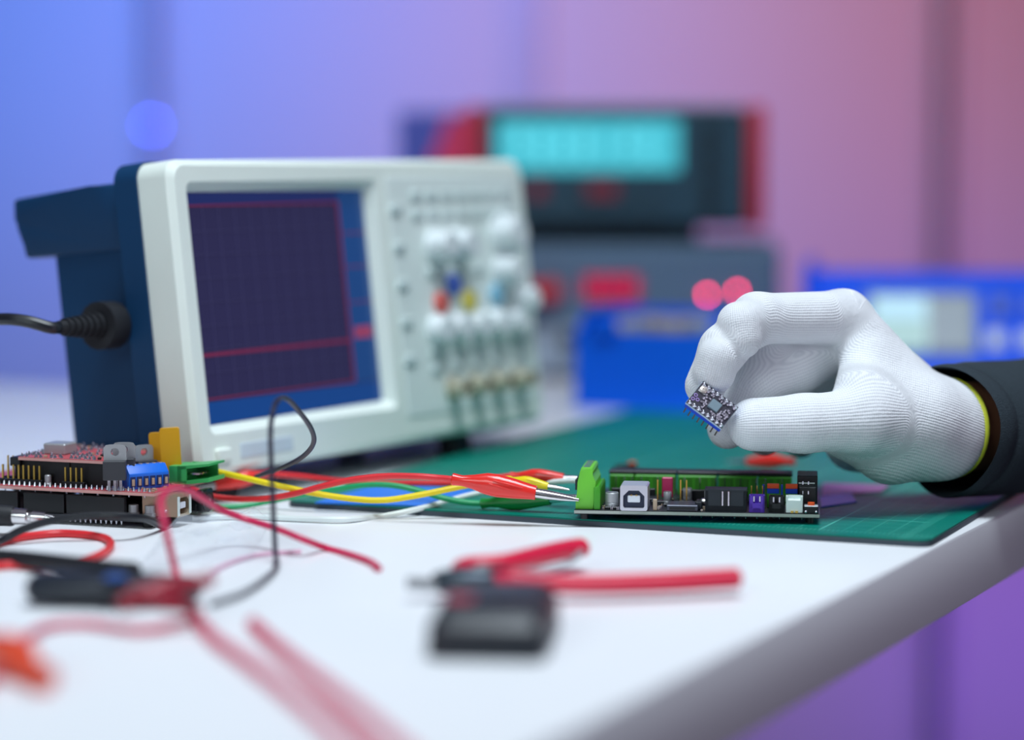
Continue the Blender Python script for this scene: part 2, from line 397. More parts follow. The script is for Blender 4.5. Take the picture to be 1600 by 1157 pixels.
for x in (0.03, 0.228):
    MB().box((x, 0.012, -0.0068), (0.018, 0.012, 0.0115), 0.002).build('tilt_foot', black_soft, scope)
    MB().box((x, 0.080, -0.0002), (0.016, 0.010, 0.006), 0.0015).build('rear_foot', black_soft, scope)

# mains cord plugged into the scope side
sa = Vector((math.cos(SYAW), math.sin(SYAW), 0)); sb_ = Vector((-sa.y, sa.x, 0))
pl0 = SB + sb_ * 0.047 - sa * 0.0014; pl0.z = 0.0825
pl1 = pl0 - sa * 0.036 + Vector((0, 0, 0.0010))
cord = root('mains_lead', 'black mains lead with ribbed plug in the side of the oscilloscope', 'cable', pl0)
ci = Matrix.Translation(-pl0)
pd = (pl1 - pl0)
b = MB(); b.tube([pl0, pl0 + pd * 0.30], lambda t: 0.0112, 16, raw=True); b.xf(ci).build('plug_body', black_soft, cord)
rb = MB()
for k in range(6): rb.cyl(pl0 + pd * (0.32 + k * 0.105), pl0 + pd * (0.385 + k * 0.105), 0.0062 - 0.0004 * k, seg=14)
rb.tube([pl0 + pd * 0.28, pl1 + pd * 0.02], lambda t: 0.0052 - 0.0022 * t, 12, raw=True)
rb.xf(ci).build('strain_relief', black_soft, cord)
MB().tube([pl1, pl1 - sa * 0.006 + Vector((0, 0, 0.0003)), P(40, 502, 1.083), P(0, 499, 1.088), P(-60, 506, 1.11), P(-200, 560, 1.2), T(-330, 690, 0.012), T(-420, 690, 0.006), T(-520, 680, 0.0034)], 0.0028, 10).xf(ci).build('cable', black_wire, cord)

# ------------------------------------------------------------------ rear stack
def yawbox(px, D, z=0): return Vector(((px - 800) / FPX * D, D, z))
psu_loc = Vector((-0.058, 1.76, 0))
psu = root('power_supply', 'dark grey bench power supply with red terminals and glowing red indicators, under the multimeter', 'power supply', psu_loc, (0, 0, math.radians(-5)))
PW, PH = 0.252, 0.098
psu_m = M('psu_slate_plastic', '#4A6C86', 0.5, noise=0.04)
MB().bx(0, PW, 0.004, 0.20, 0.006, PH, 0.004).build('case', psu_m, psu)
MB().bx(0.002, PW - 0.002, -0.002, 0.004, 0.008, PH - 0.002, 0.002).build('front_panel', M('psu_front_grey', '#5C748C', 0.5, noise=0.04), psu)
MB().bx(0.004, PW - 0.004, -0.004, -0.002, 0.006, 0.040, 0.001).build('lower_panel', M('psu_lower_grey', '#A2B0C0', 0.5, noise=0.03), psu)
disp = MB().bx(0.109, 0.151, -0.0036, -0.0018, 0.0585, 0.0760, 0.0008).build('led_display', M('psu_led_window', '#5A1030', 0.25, emit='#A01848', estr=0.55), psu, 'red lit numeric display')
seg = MB()
for k in range(4):
    x = 0.113 + k * 0.0098
    for (xx, zz, ww, hh) in ((0, .0, .006, .0012), (0, .0062, .006, .0012), (-.003, .0031, .0012, .006), (.003, .0031, .0012, .006), (0, -.0062, .006, .0012), (.003, -.0031, .0012, .006)):
        seg.box((x + 0.003, -0.0038, 0.067 + zz), (ww, 0.0005, hh))
seg.build('digits', M('psu_led_digit', '#801020', 0.3, emit='#FF1848', estr=1.1), disp)
for x in (0.072, 0.087):
    MB().lathe((x, -0.002, 0.0645), (0, -1, 0), [(0, 0.0082), (0.004, 0.0082), (0.005, 0.007), (0.020, 0.0068), (0.021, 0.005), (0.0211, 0)], 16).build('binding_post', M('post_red', '#D01020', 0.35), psu, 'red binding post')
for x, z in ((0.100, 0.030), (0.125, 0.030), (0.150, 0.030)):
    MB().lathe((x, -0.004, z), (0, -1, 0), [(0, 0.006), (0.010, 0.0055), (0.0105, 0)], 14).build('adjuster', char_pl, psu)
MB().lathe((0.235, -0.002, 0.040), (0, -1, 0), [(0, 0.012), (0.012, 0.011), (0.013, 0.009), (0.0131, 0)], 20).build('dial', char_pl, psu)
led_m = M('red_indicator_glow', '#FF2040', 0.3, emit='#FF3060', estr=26)
bpy.context.view_layer.update()
for px, py in ((1105, 461), (1152, 456)):
    d = ray(px, py); mi = psu.matrix_world.inverted(); o_ = mi @ Vector((0, 0, CAMZ)); dd = mi.to_3x3() @ d
    q = o_ + dd * ((-0.0035 - o_.y) / dd.y)
    MB().lathe((q.x, -0.002, q.z), (0, -1, 0), [(0, 0.0016), (0.0012, 0.0016), (0.002, 0.0010), (0.0021, 0)], 12).build('indicator_lamp', led_m, psu, 'lit red indicator')
for x in (0.02, PW - 0.02):
    for y in (0.02, 0.18): MB().cyl((x, y, 0), (x, y, 0.0062), 0.008).build('foot', black_soft, psu)

mm_loc = Vector((-0.0277, 1.775, PH))
mm = root('bench_multimeter', 'black bench multimeter with glowing cyan display and red bumpers, on the power supply', 'multimeter', mm_loc, (0, 0, math.radians(-2)))
MW, MH, MZ = 0.206, 0.086, 0.012
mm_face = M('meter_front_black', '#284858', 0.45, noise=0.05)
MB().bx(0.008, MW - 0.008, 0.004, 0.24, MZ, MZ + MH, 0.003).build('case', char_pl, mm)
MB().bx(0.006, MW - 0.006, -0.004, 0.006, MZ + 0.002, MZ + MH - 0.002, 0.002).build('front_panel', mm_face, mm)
dsp = MB().bx(0.016, 0.1500, -0.006, -0.0035, MZ + 0.041, MZ + 0.0785, 0.001).build('display', M('vfd_window', '#1E6470', 0.2, emit='#4FC4D4', estr=0.85, noise=0.02), mm, 'glowing cyan display')
sg = MB()
for k in range(7):
    x = 0.030 + k * 0.0155
    for (xx, zz, ww, hh) in ((0, .010, .008, .0016), (0, 0, .008, .0016), (0, -.010, .008, .0016), (-.0045, .005, .0016, .009), (.0045, .005, .0016, .009), (.0045, -.005, .0016, .009)):
        if (k + int(xx * 1000)) % 5 == 4: continue
        sg.box((x + 0.004, -0.0062, MZ + 0.060 + zz), (ww, 0.0005, hh))
sg.build('digits', M('vfd_digit', '#60D0DC', 0.3, emit='#72DEE8', estr=0.95), dsp)
bm0 = MB().bx(-0.006, 0.006, -0.0085, -0.003, -0.0035, 0.0035, 0.001).build('button', M('meter_key_grey', '#34505E', 0.5), mm)
bm0.location = (0.026, 0, MZ + 0.012)
for xx, zz in [(0.026 + 0.0175 * i, 0.012) for i in range(1, 7)] + [(0.026 + 0.0175 * i, 0.028) for i in (0, 3, 5, 6)]:
    c = dup(bm0, mm); c.location = (xx, 0, MZ + zz)
mk = M('meter_key_red', '#8A3040', 0.45)
for xx in (0.048, 0.088, 0.100):
    MB().bx(xx - 0.007, xx + 0.005, -0.0085, -0.003, MZ + 0.0215, MZ + 0.034, 0.001).build('red_button', mk, mm, 'dull red button')
for zz in (0.070, 0.052, 0.034, 0.016):
    o = MB().lathe((0.172, -0.004, MZ + zz), (0, -1, 0), [(0, 0.0055), (0.004, 0.0055), (0.004, 0.003), (0.001, 0.003), (0.001, 0)], 16).build('input_jack', char_pl, mm)
bump_m = M('bumper_red', '#C6283E', 0.5, noise=0.05)
for x0, x1 in ((-0.006, 0.007), (MW - 0.007, MW + 0.006)):
    MB().bx(x0, x1, -0.010, 0.246, MZ - 0.001, MZ + MH + 0.003, 0.004, 2).build('bumper', bump_m, mm, 'red rubber bumper')
MB().bx(0.010, MW - 0.012, 0.0, 0.235, MZ + MH, MZ + MH + 0.004, 0.001).build('top_cover', M('meter_top_grey', '#9CA2BC', 0.5), mm, 'pale grey top cover')
for y in (0.020, 0.2): MB().bx(0.012, 0.164, y - 0.014, y + 0.014, 0.0002, MZ + 0.001, 0.001).build('foot', black_soft, mm)

# carton behind
ct = root('carton', 'navy carton with a red diagonal stripe behind the oscilloscope top', 'carton', Vector((-0.0935, 1.985, 0)), (0, 0, math.radians(-4)))
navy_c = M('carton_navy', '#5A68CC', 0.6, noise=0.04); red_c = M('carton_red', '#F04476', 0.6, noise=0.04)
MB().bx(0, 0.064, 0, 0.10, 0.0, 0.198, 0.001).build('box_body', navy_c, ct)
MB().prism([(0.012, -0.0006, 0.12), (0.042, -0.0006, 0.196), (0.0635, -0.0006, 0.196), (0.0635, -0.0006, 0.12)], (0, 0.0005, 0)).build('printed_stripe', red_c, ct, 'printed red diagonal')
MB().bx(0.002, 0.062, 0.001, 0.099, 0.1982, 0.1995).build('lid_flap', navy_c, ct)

# ------------------------------------------------------------------ blue parts tray with loose parts
TRL = Vector((0.0405, 1.552, 0)); TRY = math.radians(-21)
tray = root('parts_tray', 'open blue plastic parts bin heaped with small pale parts, behind the mat', 'tray', TRL, (0, 0, TRY))
TWd, THt = 0.092, 0.050
tb = MB()
tb.bx(0, TWd, 0, 0.003, 0, THt); tb.build('front_panel', tray_blue, tray)
MB().bx(0, TWd, 0.087, 0.090, 0, THt + 0.010).build('back_panel', tray_blue, tray)
MB().prism([(0, 0.003, 0), (0, 0.087, 0), (0, 0.087, THt + 0.010), (0, 0.02, THt + 0.012), (0, 0.003, THt)], (0.003, 0, 0)).build('side_panel', tray_blue, tray)
MB().prism([(TWd - 0.003, 0.003, 0), (TWd - 0.003, 0.087, 0), (TWd - 0.003, 0.087, THt + 0.010), (TWd - 0.003, 0.02, THt + 0.012), (TWd - 0.003, 0.003, THt)], (0.003, 0, 0)).build('side_panel', tray_blue, tray)
MB().bx(0.003, TWd - 0.003, 0.003, 0.087, 0.0, 0.040).build('inner_floor', tray_blue, tray)
MB().prism([(0.012, -0.004, THt - 0.002), (0.030, -0.004, THt - 0.002), (0.028, -0.004, THt + 0.008), (0.016, -0.004, THt + 0.010)], (0, 0.006, 0), 0.001).build('grip_tab', tray_blue, tray)
pm = [M('loose_part_beige', '#C9C2A0', 0.5), M('loose_part_grey', '#A8B4B4', 0.4), M('loose_part_ochre', '#B8A86A', 0.5)]
descr = ['beige', 'pale grey', 'ochre']
bpy.context.view_layer.update(); tm = tray.matrix_world.copy()
for k in range(12):
    x = 0.024 + 0.0055 * k; y = 0.020 + 0.03 * ((k * 7) % 5) / 4
    q = tm @ Vector((x, y, 0.0455))
    o = root('relay', '%s small relay lying in the blue parts bin' % descr[k % 3], 'relay', q, (0, 0, k * 1.3), 'small relays heaped in the blue bin')
    MB().box((0, 0, 0.0055), (0.012, 0.0095, 0.011), 0.001).build('case', pm[k % 3], o)
    pn = MB()
    for dx in (-0.004, 0.004):
        for dy in (-0.003, 0.003): pn.box((dx, dy, -0.0027), (0.0008, 0.0008, 0.0056))
    pn.build('pins', tin, o)

# ------------------------------------------------------------------ blue handheld instrument at the right
bi = root('handheld_meter', 'bright blue portable meter with a grey green display, behind the gloved hand', 'meter', Vector((0.196, 1.60, 0)), (0, 0, math.radians(-8)))
blue_i = M('meter_blue_plastic', '#0858F2', 0.5, noise=0.03, spec=0.2)
sl = 0.055
IW, IH = 0.185, 0.084
MB().prism([(0, 0, 0), (0, 0.15, 0), (0, 0.15, IH - 0.004), (0, sl, IH), (0, 0.006, 0.012)], (IW, 0, 0), 0.004).build('case', blue_i, bi)
def slant(x0, x1, t0, t1, lift, thick):   # quad slab on the slanted face; t along the slope 0..1
    a = Vector((0, 0.006, 0.012)); c = Vector((0, sl, IH)); n = Vector((0, -(IH - 0.012), sl - 0.006)).normalized()
    p0 = a + (c - a) * t0 + n * lift; p1 = a + (c - a) * t1 + n * lift
    return [p0 + Vector((x0, 0, 0)), p0 + Vector((x1, 0, 0)), p1 + Vector((x1, 0, 0)), p1 + Vector((x0, 0, 0))], -n * thick
pq, ex = slant(0.038, 0.112, 0.24, 0.80, 0.0012, 0.002); MB().prism(pq, ex).build('display_bezel', M('meter_display_bezel', '#1E4E86', 0.4), bi)
pq, ex = slant(0.042, 0.080, 0.28, 0.76, 0.0018, 0.001); lcd = MB().prism(pq, ex).build('display', M('meter_lcd', '#7FA79C', 0.3, emit='#5F9AA0', estr=0.25), bi, 'grey green liquid crystal display')
pq, ex = slant(0.080, 0.109, 0.28, 0.76, 0.0018, 0.001); MB().prism(pq, ex).build('display', M('meter_lcd_dark', '#3A586C', 0.3), bi, 'dark unlit display part')
pq, ex = slant(0.044, 0.078, 0.56, 0.74, 0.0021, 0.0004); MB().prism(pq, ex).build('display_row', M('meter_lcd_lit', '#9CC8D6', 0.3, emit='#78B4CC', estr=0.3), lcd)
for x in (0.124, 0.146):
    pq, ex = slant(x - 0.006, x + 0.006, 0.30, 0.46, 0.003, 0.004); MB().prism(pq, ex, 0.0008).build('key', M('meter_key_pale', '#C4CDE0', 0.4), bi, 'pale grey key')
for x in (0.128, 0.150):
    pq, ex = slant(x - 0.007, x + 0.007, 0.60, 0.78, 0.003, 0.004); MB().prism(pq, ex, 0.0008).build('key', M('meter_key_blue', '#0B4AC0', 0.4), bi)
for x in (-0.004, IW - 0.004): MB().bx(x, x + 0.008, 0.03, 0.156, 0.002, IH + 0.005, 0.003, 2).build('side_guard', blue_i, bi)

# ------------------------------------------------------------------ controller board on the mat
BYAW = math.radians(-7.0)
BZ = 0.0062
BL = T(897, 802.5, BZ)
BXL, BYL, BT = 0.1055, 0.072, 0.0016
board = root('controller_board', 'black controller board with green terminals and purple socket, flat on the cutting mat', 'circuit board', BL, (0, 0, BYAW))
MB().bx(0, BXL, 0, BYL, 0, BT - 0.0003).build('board_core', pcb_edge, board, 'pale fibre edge of the board')
MB().bx(0.0001, BXL - 0.0001, 0.0001, BYL - 0.0001, BT - 0.0003, BT).build('solder_mask', pcb_black, board)
MB().bx(0.0004, BXL - 0.0004, 0.0004, BYL - 0.0004, -0.0004, 0).build('underside', pcb_black, board)
for x in (0.004, BXL - 0.004):
    for y in (0.006, BYL - 0.006): MB().cyl((x, y, -BZ + 0.0031), (x, y, -0.0003), 0.0018).build('standoff', black_pl, board)
ud = MB()
for k in range(22):
    x = 0.05 + 0.0024 * k; ud.lathe((x, 0.004 + 0.002 * (k % 2), -0.0003), (0, 0, -1), [(0, 0.0006), (0.0008, 0.0004), (0.0014, 0.0002)], 6)
ud.build('solder_joints', tin, board, kind='stuff')
Z0 = BT
# tall pluggable green terminal at the left end
pf = [(0, 0), (0, 0.0048), (0.0007, 0.0058), (0.0007, 0.0125), (0.0018, 0.0178), (0.0024, 0.0200), (0.0072, 0.0200), (0.0078, 0.0184), (0.0072, 0.0166), (0.0088, 0.0135), (0.0088, 0.0108), (0.0080, 0.0098), (0.0080, 0.0004), (0.0074, 0.0)]
def prof(pf, y, dx=0.0): return [(x + dx, y, z + Z0) for x, z in pf]
pf = [(x, z * 0.90) for x, z in pf]
tg = MB().prism(prof(pf, 0.002, 0.0004), (0, 0.026, 0), 0.0003).build('screw_terminal', green_lt, board, 'tall light green plug terminal')
MB().prism(prof([(0.0080, 0.0), (0.0080, 0.0096), (0.0102, 0.0104), (0.0108, 0.0090), (0.0108, 0.0)], 0.001, 0.0004), (0, 0.028, 0), 0.0003).build('terminal_base', green_md, tg, 'darker green header half')
for k in range(5):
    MB().bx(0.0000, 0.0008, 0.0045 + 0.005 * k, 0.0072 + 0.005 * k, Z0 + 0.008, Z0 + 0.0125).build('wire_opening', char_pl, tg)
    MB().cyl((0.0050, 0.0058 + 0.005 * k, Z0 + 0.0178), (0.0050, 0.0058 + 0.005 * k, Z0 + 0.0183), 0.0016).build('screw', tin, tg)
# electrolytic cans
def can(x, y, r, h):
    o = MB().lathe((x, y, Z0 + 0.0012), (0, 0, 1), [(0, r * .97), (0.0003, r), (h * .22, r), (h * .25, r * .94), (h * .29, r), (h - 0.0004, r), (h, r * .9), (h + 0.00001, 0)], 20).build('capacitor', steel_dull, board, 'silver electrolytic can')
    MB().bx(x - r * 1.05, x + r * 1.05, y - r * 1.05, y + r * 1.05, Z0, Z0 + 0.0012, 0.0003).build('capacitor_base', black_pl, o)
    MB().prism([(x - r * .9, y - 0.0003 - r * .2, Z0 + 0.0012 + h + 0.00005)] + [(x + r * .9 * math.cos(a), y + r * .9 * math.sin(a) , Z0 + 0.0012 + h + 0.00005) for a in (PI * 1.15, PI * 1.3, PI * 1.5, PI * 1.7, PI * 1.85)], (0, 0, 0.0001)).build('polarity_mark', black_pl, o)
can(0.0160, 0.0055, 0.0029, 0.0060); can(0.0395, 0.016, 0.0018, 0.0052); can(0.0575, 0.022, 0.0022, 0.0050); can(0.0475, 0.030, 0.0020, 0.0050)
# USB-B socket
usb_white = M('usb_shell_tin', '#D8DAE4', 0.3, 0.55, noise=0.02)
ux0, ux1, uz1 = 0.0200, 0.0318, Z0 + 0.0110
us = MB()
oc = lambda x0, x1, z0, z1, c, y: [(x0 + c, y, z0), (x1 - c, y, z0), (x1, y, z0 + c), (x1, y, z1 - c), (x1 - c, y, z1), (x0 + c, y, z1), (x0, y, z1 - c), (x0, y, z0 + c)]
oc2 = lambda x0, x1, z0, z1, c, b, y: [(x0 + b, y, z0), (x1 - b, y, z0), (x1, y, z0 + b), (x1, y, z1 - c), (x1 - c, y, z1), (x0 + c, y, z1), (x0, y, z1 - c), (x0, y, z0 + b)]
us.rings([oc(ux0, ux1, Z0, uz1, 0.0006, 0.0148), oc(ux0, ux1, Z0, uz1, 0.0006, -0.0006), oc2(ux0 + 0.0013, ux1 - 0.0013, Z0 + 0.0012, uz1 - 0.0022, 0.0024, 0.0006, -0.0006), oc2(ux0 + 0.0013, ux1 - 0.0013, Z0 + 0.0012, uz1 - 0.0022, 0.0024, 0.0006, 0.009)], caps=True)
us = us.build('usb_port', usb_white, board, 'square tin plated port')
MB().bx(ux0 + 0.0032, ux1 - 0.0032, -0.0002, 0.009, Z0 + 0.0036, Z0 + 0.0066, 0.0003).build('port_tongue', glass_dark, us)
MB().bx(ux0 + 0.0012, ux1 - 0.0012, 0.0012, 0.0016, Z0 + 0.0011, uz1 - 0.0020).build('port_cavity', M('port_cavity_navy', '#28304A', 0.5), us)
pcn = MB()
for dx in (0.0044, 0.0066): pcn.bx(ux0 + dx, ux0 + dx + 0.0008, -0.0003, 0.008, Z0 + 0.0066, Z0 + 0.0069)
pcn.build('contacts', gold, us)
# magenta module
MB().bx(0.0365, 0.0413, 0.024, 0.0265, Z0 + 0.0025, Z0 + 0.0115, 0.0004).build('jumper_cap', magenta_pl, board, 'magenta jumper cap')
# box header
hx0, hx1 = 0.0565, 0.0742
h = MB()
h.bx(hx0, hx1, 0.0022, 0.0036, Z0, Z0 + 0.0094)
h.bx(hx0, hx0 + 0.0013, 0.0022, 0.0110, Z0, Z0 + 0.0094); h.bx(hx1 - 0.0013, hx1, 0.0022, 0.0110, Z0, Z0 + 0.0094)
h.bx(hx0, hx1, 0.0098, 0.0112, Z0, Z0 + 0.0094); h.bx(hx0, hx1, 0.0022, 0.0112, Z0, Z0 + 0.0025)
h.bx(hx0 - 0.0002, hx1 + 0.0002, 0.0020, 0.0114, Z0 + 0.0090, Z0 + 0.0096)
bh = h.build('box_header', char_pl, board, 'long black shrouded header')
for x in (hx0 + 0.0075, hx0 + 0.0101): MB().bx(x - 0.0003, x + 0.0003, 0.0015, 0.0021, Z0 + 0.0026, Z0 + 0.0088).build('pin', tin, bh)
MB().bx(hx0 + 0.0068, hx0 + 0.0108, 0.0019, 0.0022, Z0 + 0.0024, Z0 + 0.0090).build('key_slot', black_pl, bh)
# two pin sockets
def socket(x0, w, hgt, m, y0=0.0012, lab=None, pins=True):
    s = MB(); s.bx(x0, x0 + w, y0, y0 + 0.0006, Z0, Z0 + hgt * .55); s.bx(x0, x0 + 0.0006, y0, y0 + 0.0058, Z0, Z0 + hgt)
    s.bx(x0 + w - 0.0006, x0 + w, y0, y0 + 0.0058, Z0, Z0 + hgt); s.bx(x0, x0 + w, y0 + 0.0050, y0 + 0.0058, Z0, Z0 + hgt); s.bx(x0, x0 + w, y0, y0 + 0.0058, Z0, Z0 + 0.0018)
    s.bx(x0, x0 + 0.0016, y0, y0 + 0.0006, Z0, Z0 + hgt); s.bx(x0 + w - 0.0016, x0 + w, y0, y0 + 0.0006, Z0, Z0 + hgt)
    o = s.build('pin_socket', m, board, lab)
    if pins:
        for x in (x0 + w / 2 - 0.00127, x0 + w / 2 + 0.00127): MB().bx(x - 0.0003, x + 0.0003, y0 + 0.0024, y0 + 0.003, Z0 + 0.001, Z0 + hgt - 0.0006).build('pin', tin, o)
    return o
socket(0.0754, 0.0066, 0.0072, purple_pl, lab='purple two pin socket')
socket(0.0838, 0.0066, 0.0070, black_pl, lab='black two pin socket')
ws = MB(); ws.bx(0.0911, 0.0983, 0.0010, 0.0062, Z0, Z0 + 0.0058, 0.0003); ws.bx(0.0911, 0.0920, 0.0010, 0.0062, Z0 + 0.005, Z0 + 0.0072); ws.bx(0.0974, 0.0983, 0.0010, 0.0062, Z0 + 0.005, Z0 + 0.0072); ws.bx(0.0911, 0.0983, 0.0052, 0.0062, Z0 + 0.005, Z0 + 0.0072)
ws = ws.build('pin_socket', white_pl, board, 'white nylon socket')
for x in (0.0938, 0.0957): MB().bx(x - 0.0006, x + 0.0006, 0.0004, 0.0011, Z0 + 0.0001, Z0 + 0.0010).build('lead', gold, ws)
rb_ = MB().bx(0.0989, 0.1049, 0.0006, 0.0056, Z0, Z0 + 0.0030, 0.0003).build('reset_button', black_pl, board)
MB().bx(0.0990, 0.1048, 0.0005, 0.0057, Z0 + 0.0028, Z0 + 0.0033, 0.0001).build('button_cover', steel_dull, rb_)
MB().lathe((0.1019, 0.0031, Z0 + 0.0033), (0, 0, 1), [(0, 0.0015), (0.0012, 0.0015), (0.0013, 0)], 14).build('plunger', orange_pl, rb_, 'orange plunger')
for x in (0.0996, 0.1040): MB().ball((x, 0.0002, Z0 + 0.0008), 0.0006).build('solder_dot', tin, rb_)
# right rear connectors
MB().bx(0.0966, 0.1040, 0.012, 0.020, Z0, Z0 + 0.0098, 0.0003).build('header_block', black_pl, board)
hb = MB().bx(0.0958, 0.1046, 0.022, 0.040, Z0, Z0 + 0.0135, 0.0003).build('header_block', black_pl, board)
MB().bx(0.0964, 0.1034, 0.0216, 0.0222, Z0 + 0.0100, Z0 + 0.0106).build('white_stripe', white_pl, hb)
for k in range(4):
    MB().bx(0.0980 + 0.0024 * (k % 2), 0.0985 + 0.0024 * (k % 2), 0.0115, 0.0119, Z0 + 0.0068 + 0.0042 * (k // 2), Z0 + 0.0082 + 0.0042 * (k // 2)).build('pin', tin, hb)
# stacked coloured pin headers
for x0 in (0.0828, 0.0908):
    hd = MB().bx(x0, x0 + 0.0052, 0.016, 0.0185, Z0, Z0 + 0.0062, 0.0002).build('pin_header', green_md, board, 'green, blue and red stacked header')
    MB().bx(x0, x0 + 0.0052, 0.016, 0.0186, Z0 + 0.0062, Z0 + 0.0084, 0.0002).build('blue_layer', blue_hdr, hd)
    MB().bx(x0, x0 + 0.0052, 0.016, 0.0187, Z0 + 0.0084, Z0 + 0.0104, 0.0002).build('red_layer', orange_pl, hd)
    MB().bx(x0 - 0.0020, x0 - 0.0012, 0.017, 0.0186, Z0, Z0 + 0.0100).build('side_strip', blue_hdr, hd)
    for dx in (0.0013, 0.0039): MB().bx(x0 + dx - 0.0002, x0 + dx + 0.0002, 0.0155, 0.0159, Z0 + 0.001, Z0 + 0.006).build('pin', tin, hd)
for k in range(3): MB().bx(0.0758 + 0.0024 * k, 0.0763 + 0.0024 * k, 0.0155, 0.016, Z0, Z0 + 0.0096).build('pin', gold, board)
for x in (0.0346, 0.0447, 0.0473): MB().bx(x, x + 0.0006, 0.020, 0.0206, Z0, Z0 + 0.0110).build('pin', gold, board)
# rear row of green terminals with black caps
for x0, wd in ((0.0110, 0.0112), (0.0225, 0.0186), (0.0420, 0.0176), (0.0602, 0.0176), (0.0782, 0.0150)):
    g = MB().bx(x0, x0 + wd, 0.052, 0.064, Z0, Z0 + 0.0088, 0.0004).build('terminal_block', green_md, board)
    MB().bx(x0 - 0.0003, x0 + wd + 0.0003, 0.0535, 0.0645, Z0 + 0.0088, Z0 + 0.0104, 0.0003).build('cap_strip', black_pl, g)
    n = max(2, int(wd / 0.0034))
    for k in range(n):
        x = x0 + (k + 0.5) * wd / n
        MB().bx(x - 0.0010, x + 0.0010, 0.0512, 0.0522, Z0 + 0.0020, Z0 + 0.0080).build('chamber', M('terminal_chamber', '#2E7A14', 0.5), g)
        if k % 2 == 0 or n < 4: MB().bx(x + 0.0012, x + 0.0016, 0.0500, 0.0504, Z0, Z0 + 0.0084).build('pin', tin, g)
fh = MB().bx(0.0135, 0.0330, 0.034, 0.0365, Z0, Z0 + 0.0050, 0.0002).build('female_header', black_pl, board)
fh2 = MB().bx(0.0440, 0.0740, 0.034, 0.0365, Z0, Z0 + 0.0048, 0.0002).build('female_header', black_pl, board)
# card slot and chips
cs = MB().bx(0.0400, 0.0535, 0.0008, 0.0140, Z0, Z0 + 0.0026, 0.0003).build('card_slot', M('card_slot_dark', '#4A4E5A', 0.35, 0.4), board)
MB().bx(0.0412, 0.0523, 0.0006, 0.0012, Z0 + 0.0006, Z0 + 0.0018).build('slot_mouth', black_pl, cs)
for x, y, a, b2 in ((0.0325, 0.0150, 0.006, 0.006), (0.0445, 0.017, 0.006, 0.004), (0.0600, 0.018, 0.007, 0.005), (0.0250, 0.022, 0.010, 0.010), (0.0520, 0.020, 0.005, 0.004)):
    c = MB().bx(x, x + a, y, y + b2, Z0 + 0.0004, Z0 + 0.0022, 0.0002).build('chip', chip_m, board)
    lg = MB()
    for k in range(int(a / 0.0012)): lg.box((x + 0.0007 + 0.0012 * k, y - 0.0004, Z0 + 0.0004), (0.0005, 0.0012, 0.0007)); 
    lg.build('legs', tin, c)
# crystal and inductors
MB().bx(0.0540, 0.0590, 0.0120, 0.0150, Z0, Z0 + 0.0042, 0.0012, 2).build('crystal', steel, board, 'silver crystal can')
MB().bx(0.0520, 0.0552, 0.0050, 0.0080, Z0, Z0 + 0.0036, 0.0004).build('inductor', char_pl, board)
MB().bx(0.0340, 0.0358, 0.0020, 0.0036, Z0, Z0 + 0.0048, 0.0002).build('diode', smd_tan, board)
rs = random.Random(3)
mats_s = [smd_tan, tin, chip_m]
sm = [MB(), MB(), MB()]
for k in range(260):
    x = rs.uniform(0.012, 0.103); y = rs.uniform(0.0005, 0.034)
    if 0.0195 < x < 0.032 and y < 0.016: continue
    if 0.056 < x < 0.105 and y < 0.012: continue
    if 0.0395 < x < 0.0540 and y < 0.0145: continue
    a, b2 = rs.choice([(0.0016, 0.0008), (0.0008, 0.0016), (0.0020, 0.0012)]); hh = rs.uniform(0.0005, 0.0016)
    i = rs.choice([0, 0, 2]); sm[i].box((x, y, Z0 + hh / 2), (a * .6, b2, hh)); 
    sm[1].box((x - a * .4, y, Z0 + hh / 2), (a * .25, b2, hh)); sm[1].box((x + a * .4, y, Z0 + hh / 2), (a * .25, b2, hh))
for i in range(3): sm[i].build('surface_parts', mats_s[i], board, kind='stuff', smooth=False)

# ------------------------------------------------------------------ stepper driver module held between the fingertips
cML = P(1071.6, 629.0, 1.0290); cMB = P(1127.6, 670.2, 1.0255); cMT = P(1103.3, 599.7, 1.0365)
ex = (cMB - cML).normalized(); ey = (cMT - cML); ey = (ey - ex * ey.dot(ex)).normalized(); ez = ex.cross(ey)
mm4 = Matrix((ex, ey, ez)).transposed().to_4x4(); mm4.translation = cML
LX, LY = (cMB - cML).length, 0.0140
mod = root_m('driver_module', 'small black driver board with two pin rows, pinched between gloved finger and thumb', 'circuit board', mm4)
MB().bx(0, LX, 0, LY, -0.0012, -0.0002).build('board_core', M('module_edge', '#B9CFE0', 0.5), mod, 'pale board edge')
MB().bx(0.0001, LX - 0.0001, 0.0001, LY - 0.0001, -0.0002, 0.0).build('solder_mask', M('module_mask', '#2B2838', 0.35, noise=0.3, nscale=900), mod)
pitch = LX / 8
sj = MB(); tu = MB()
for k in range(8):
    for y in (0.00125, LY - 0.00125):
        x = pitch * (k + 0.5)
        sj.lathe((x, y, 0), (0, 0, 1), [(0, 0.00108), (0.0003, 0.00098), (0.0006, 0.0006), (0.0012, 0.0003), (0.00125, 0)], 10)
sj.build('solder_joints', tin, mod, kind='stuff')
for y in (0.00125, LY - 0.00125):
    hs = MB().bx(0.0002, LX - 0.0002, y - 0.0012, y + 0.0012, -0.0037, -0.0012, 0.0002).build('pin_header', blue_hdr, mod, 'blue pin strip')
    for k in range(8): MB().bx(pitch * (k + .5) - 0.0003, pitch * (k + .5) + 0.0003, y - 0.0003, y + 0.0003, -0.0092, -0.0037).build('pin', M('module_pin', '#8A8478', 0.3, 0.9), hs)
icx, icy = LX * 0.56, LY * 0.50
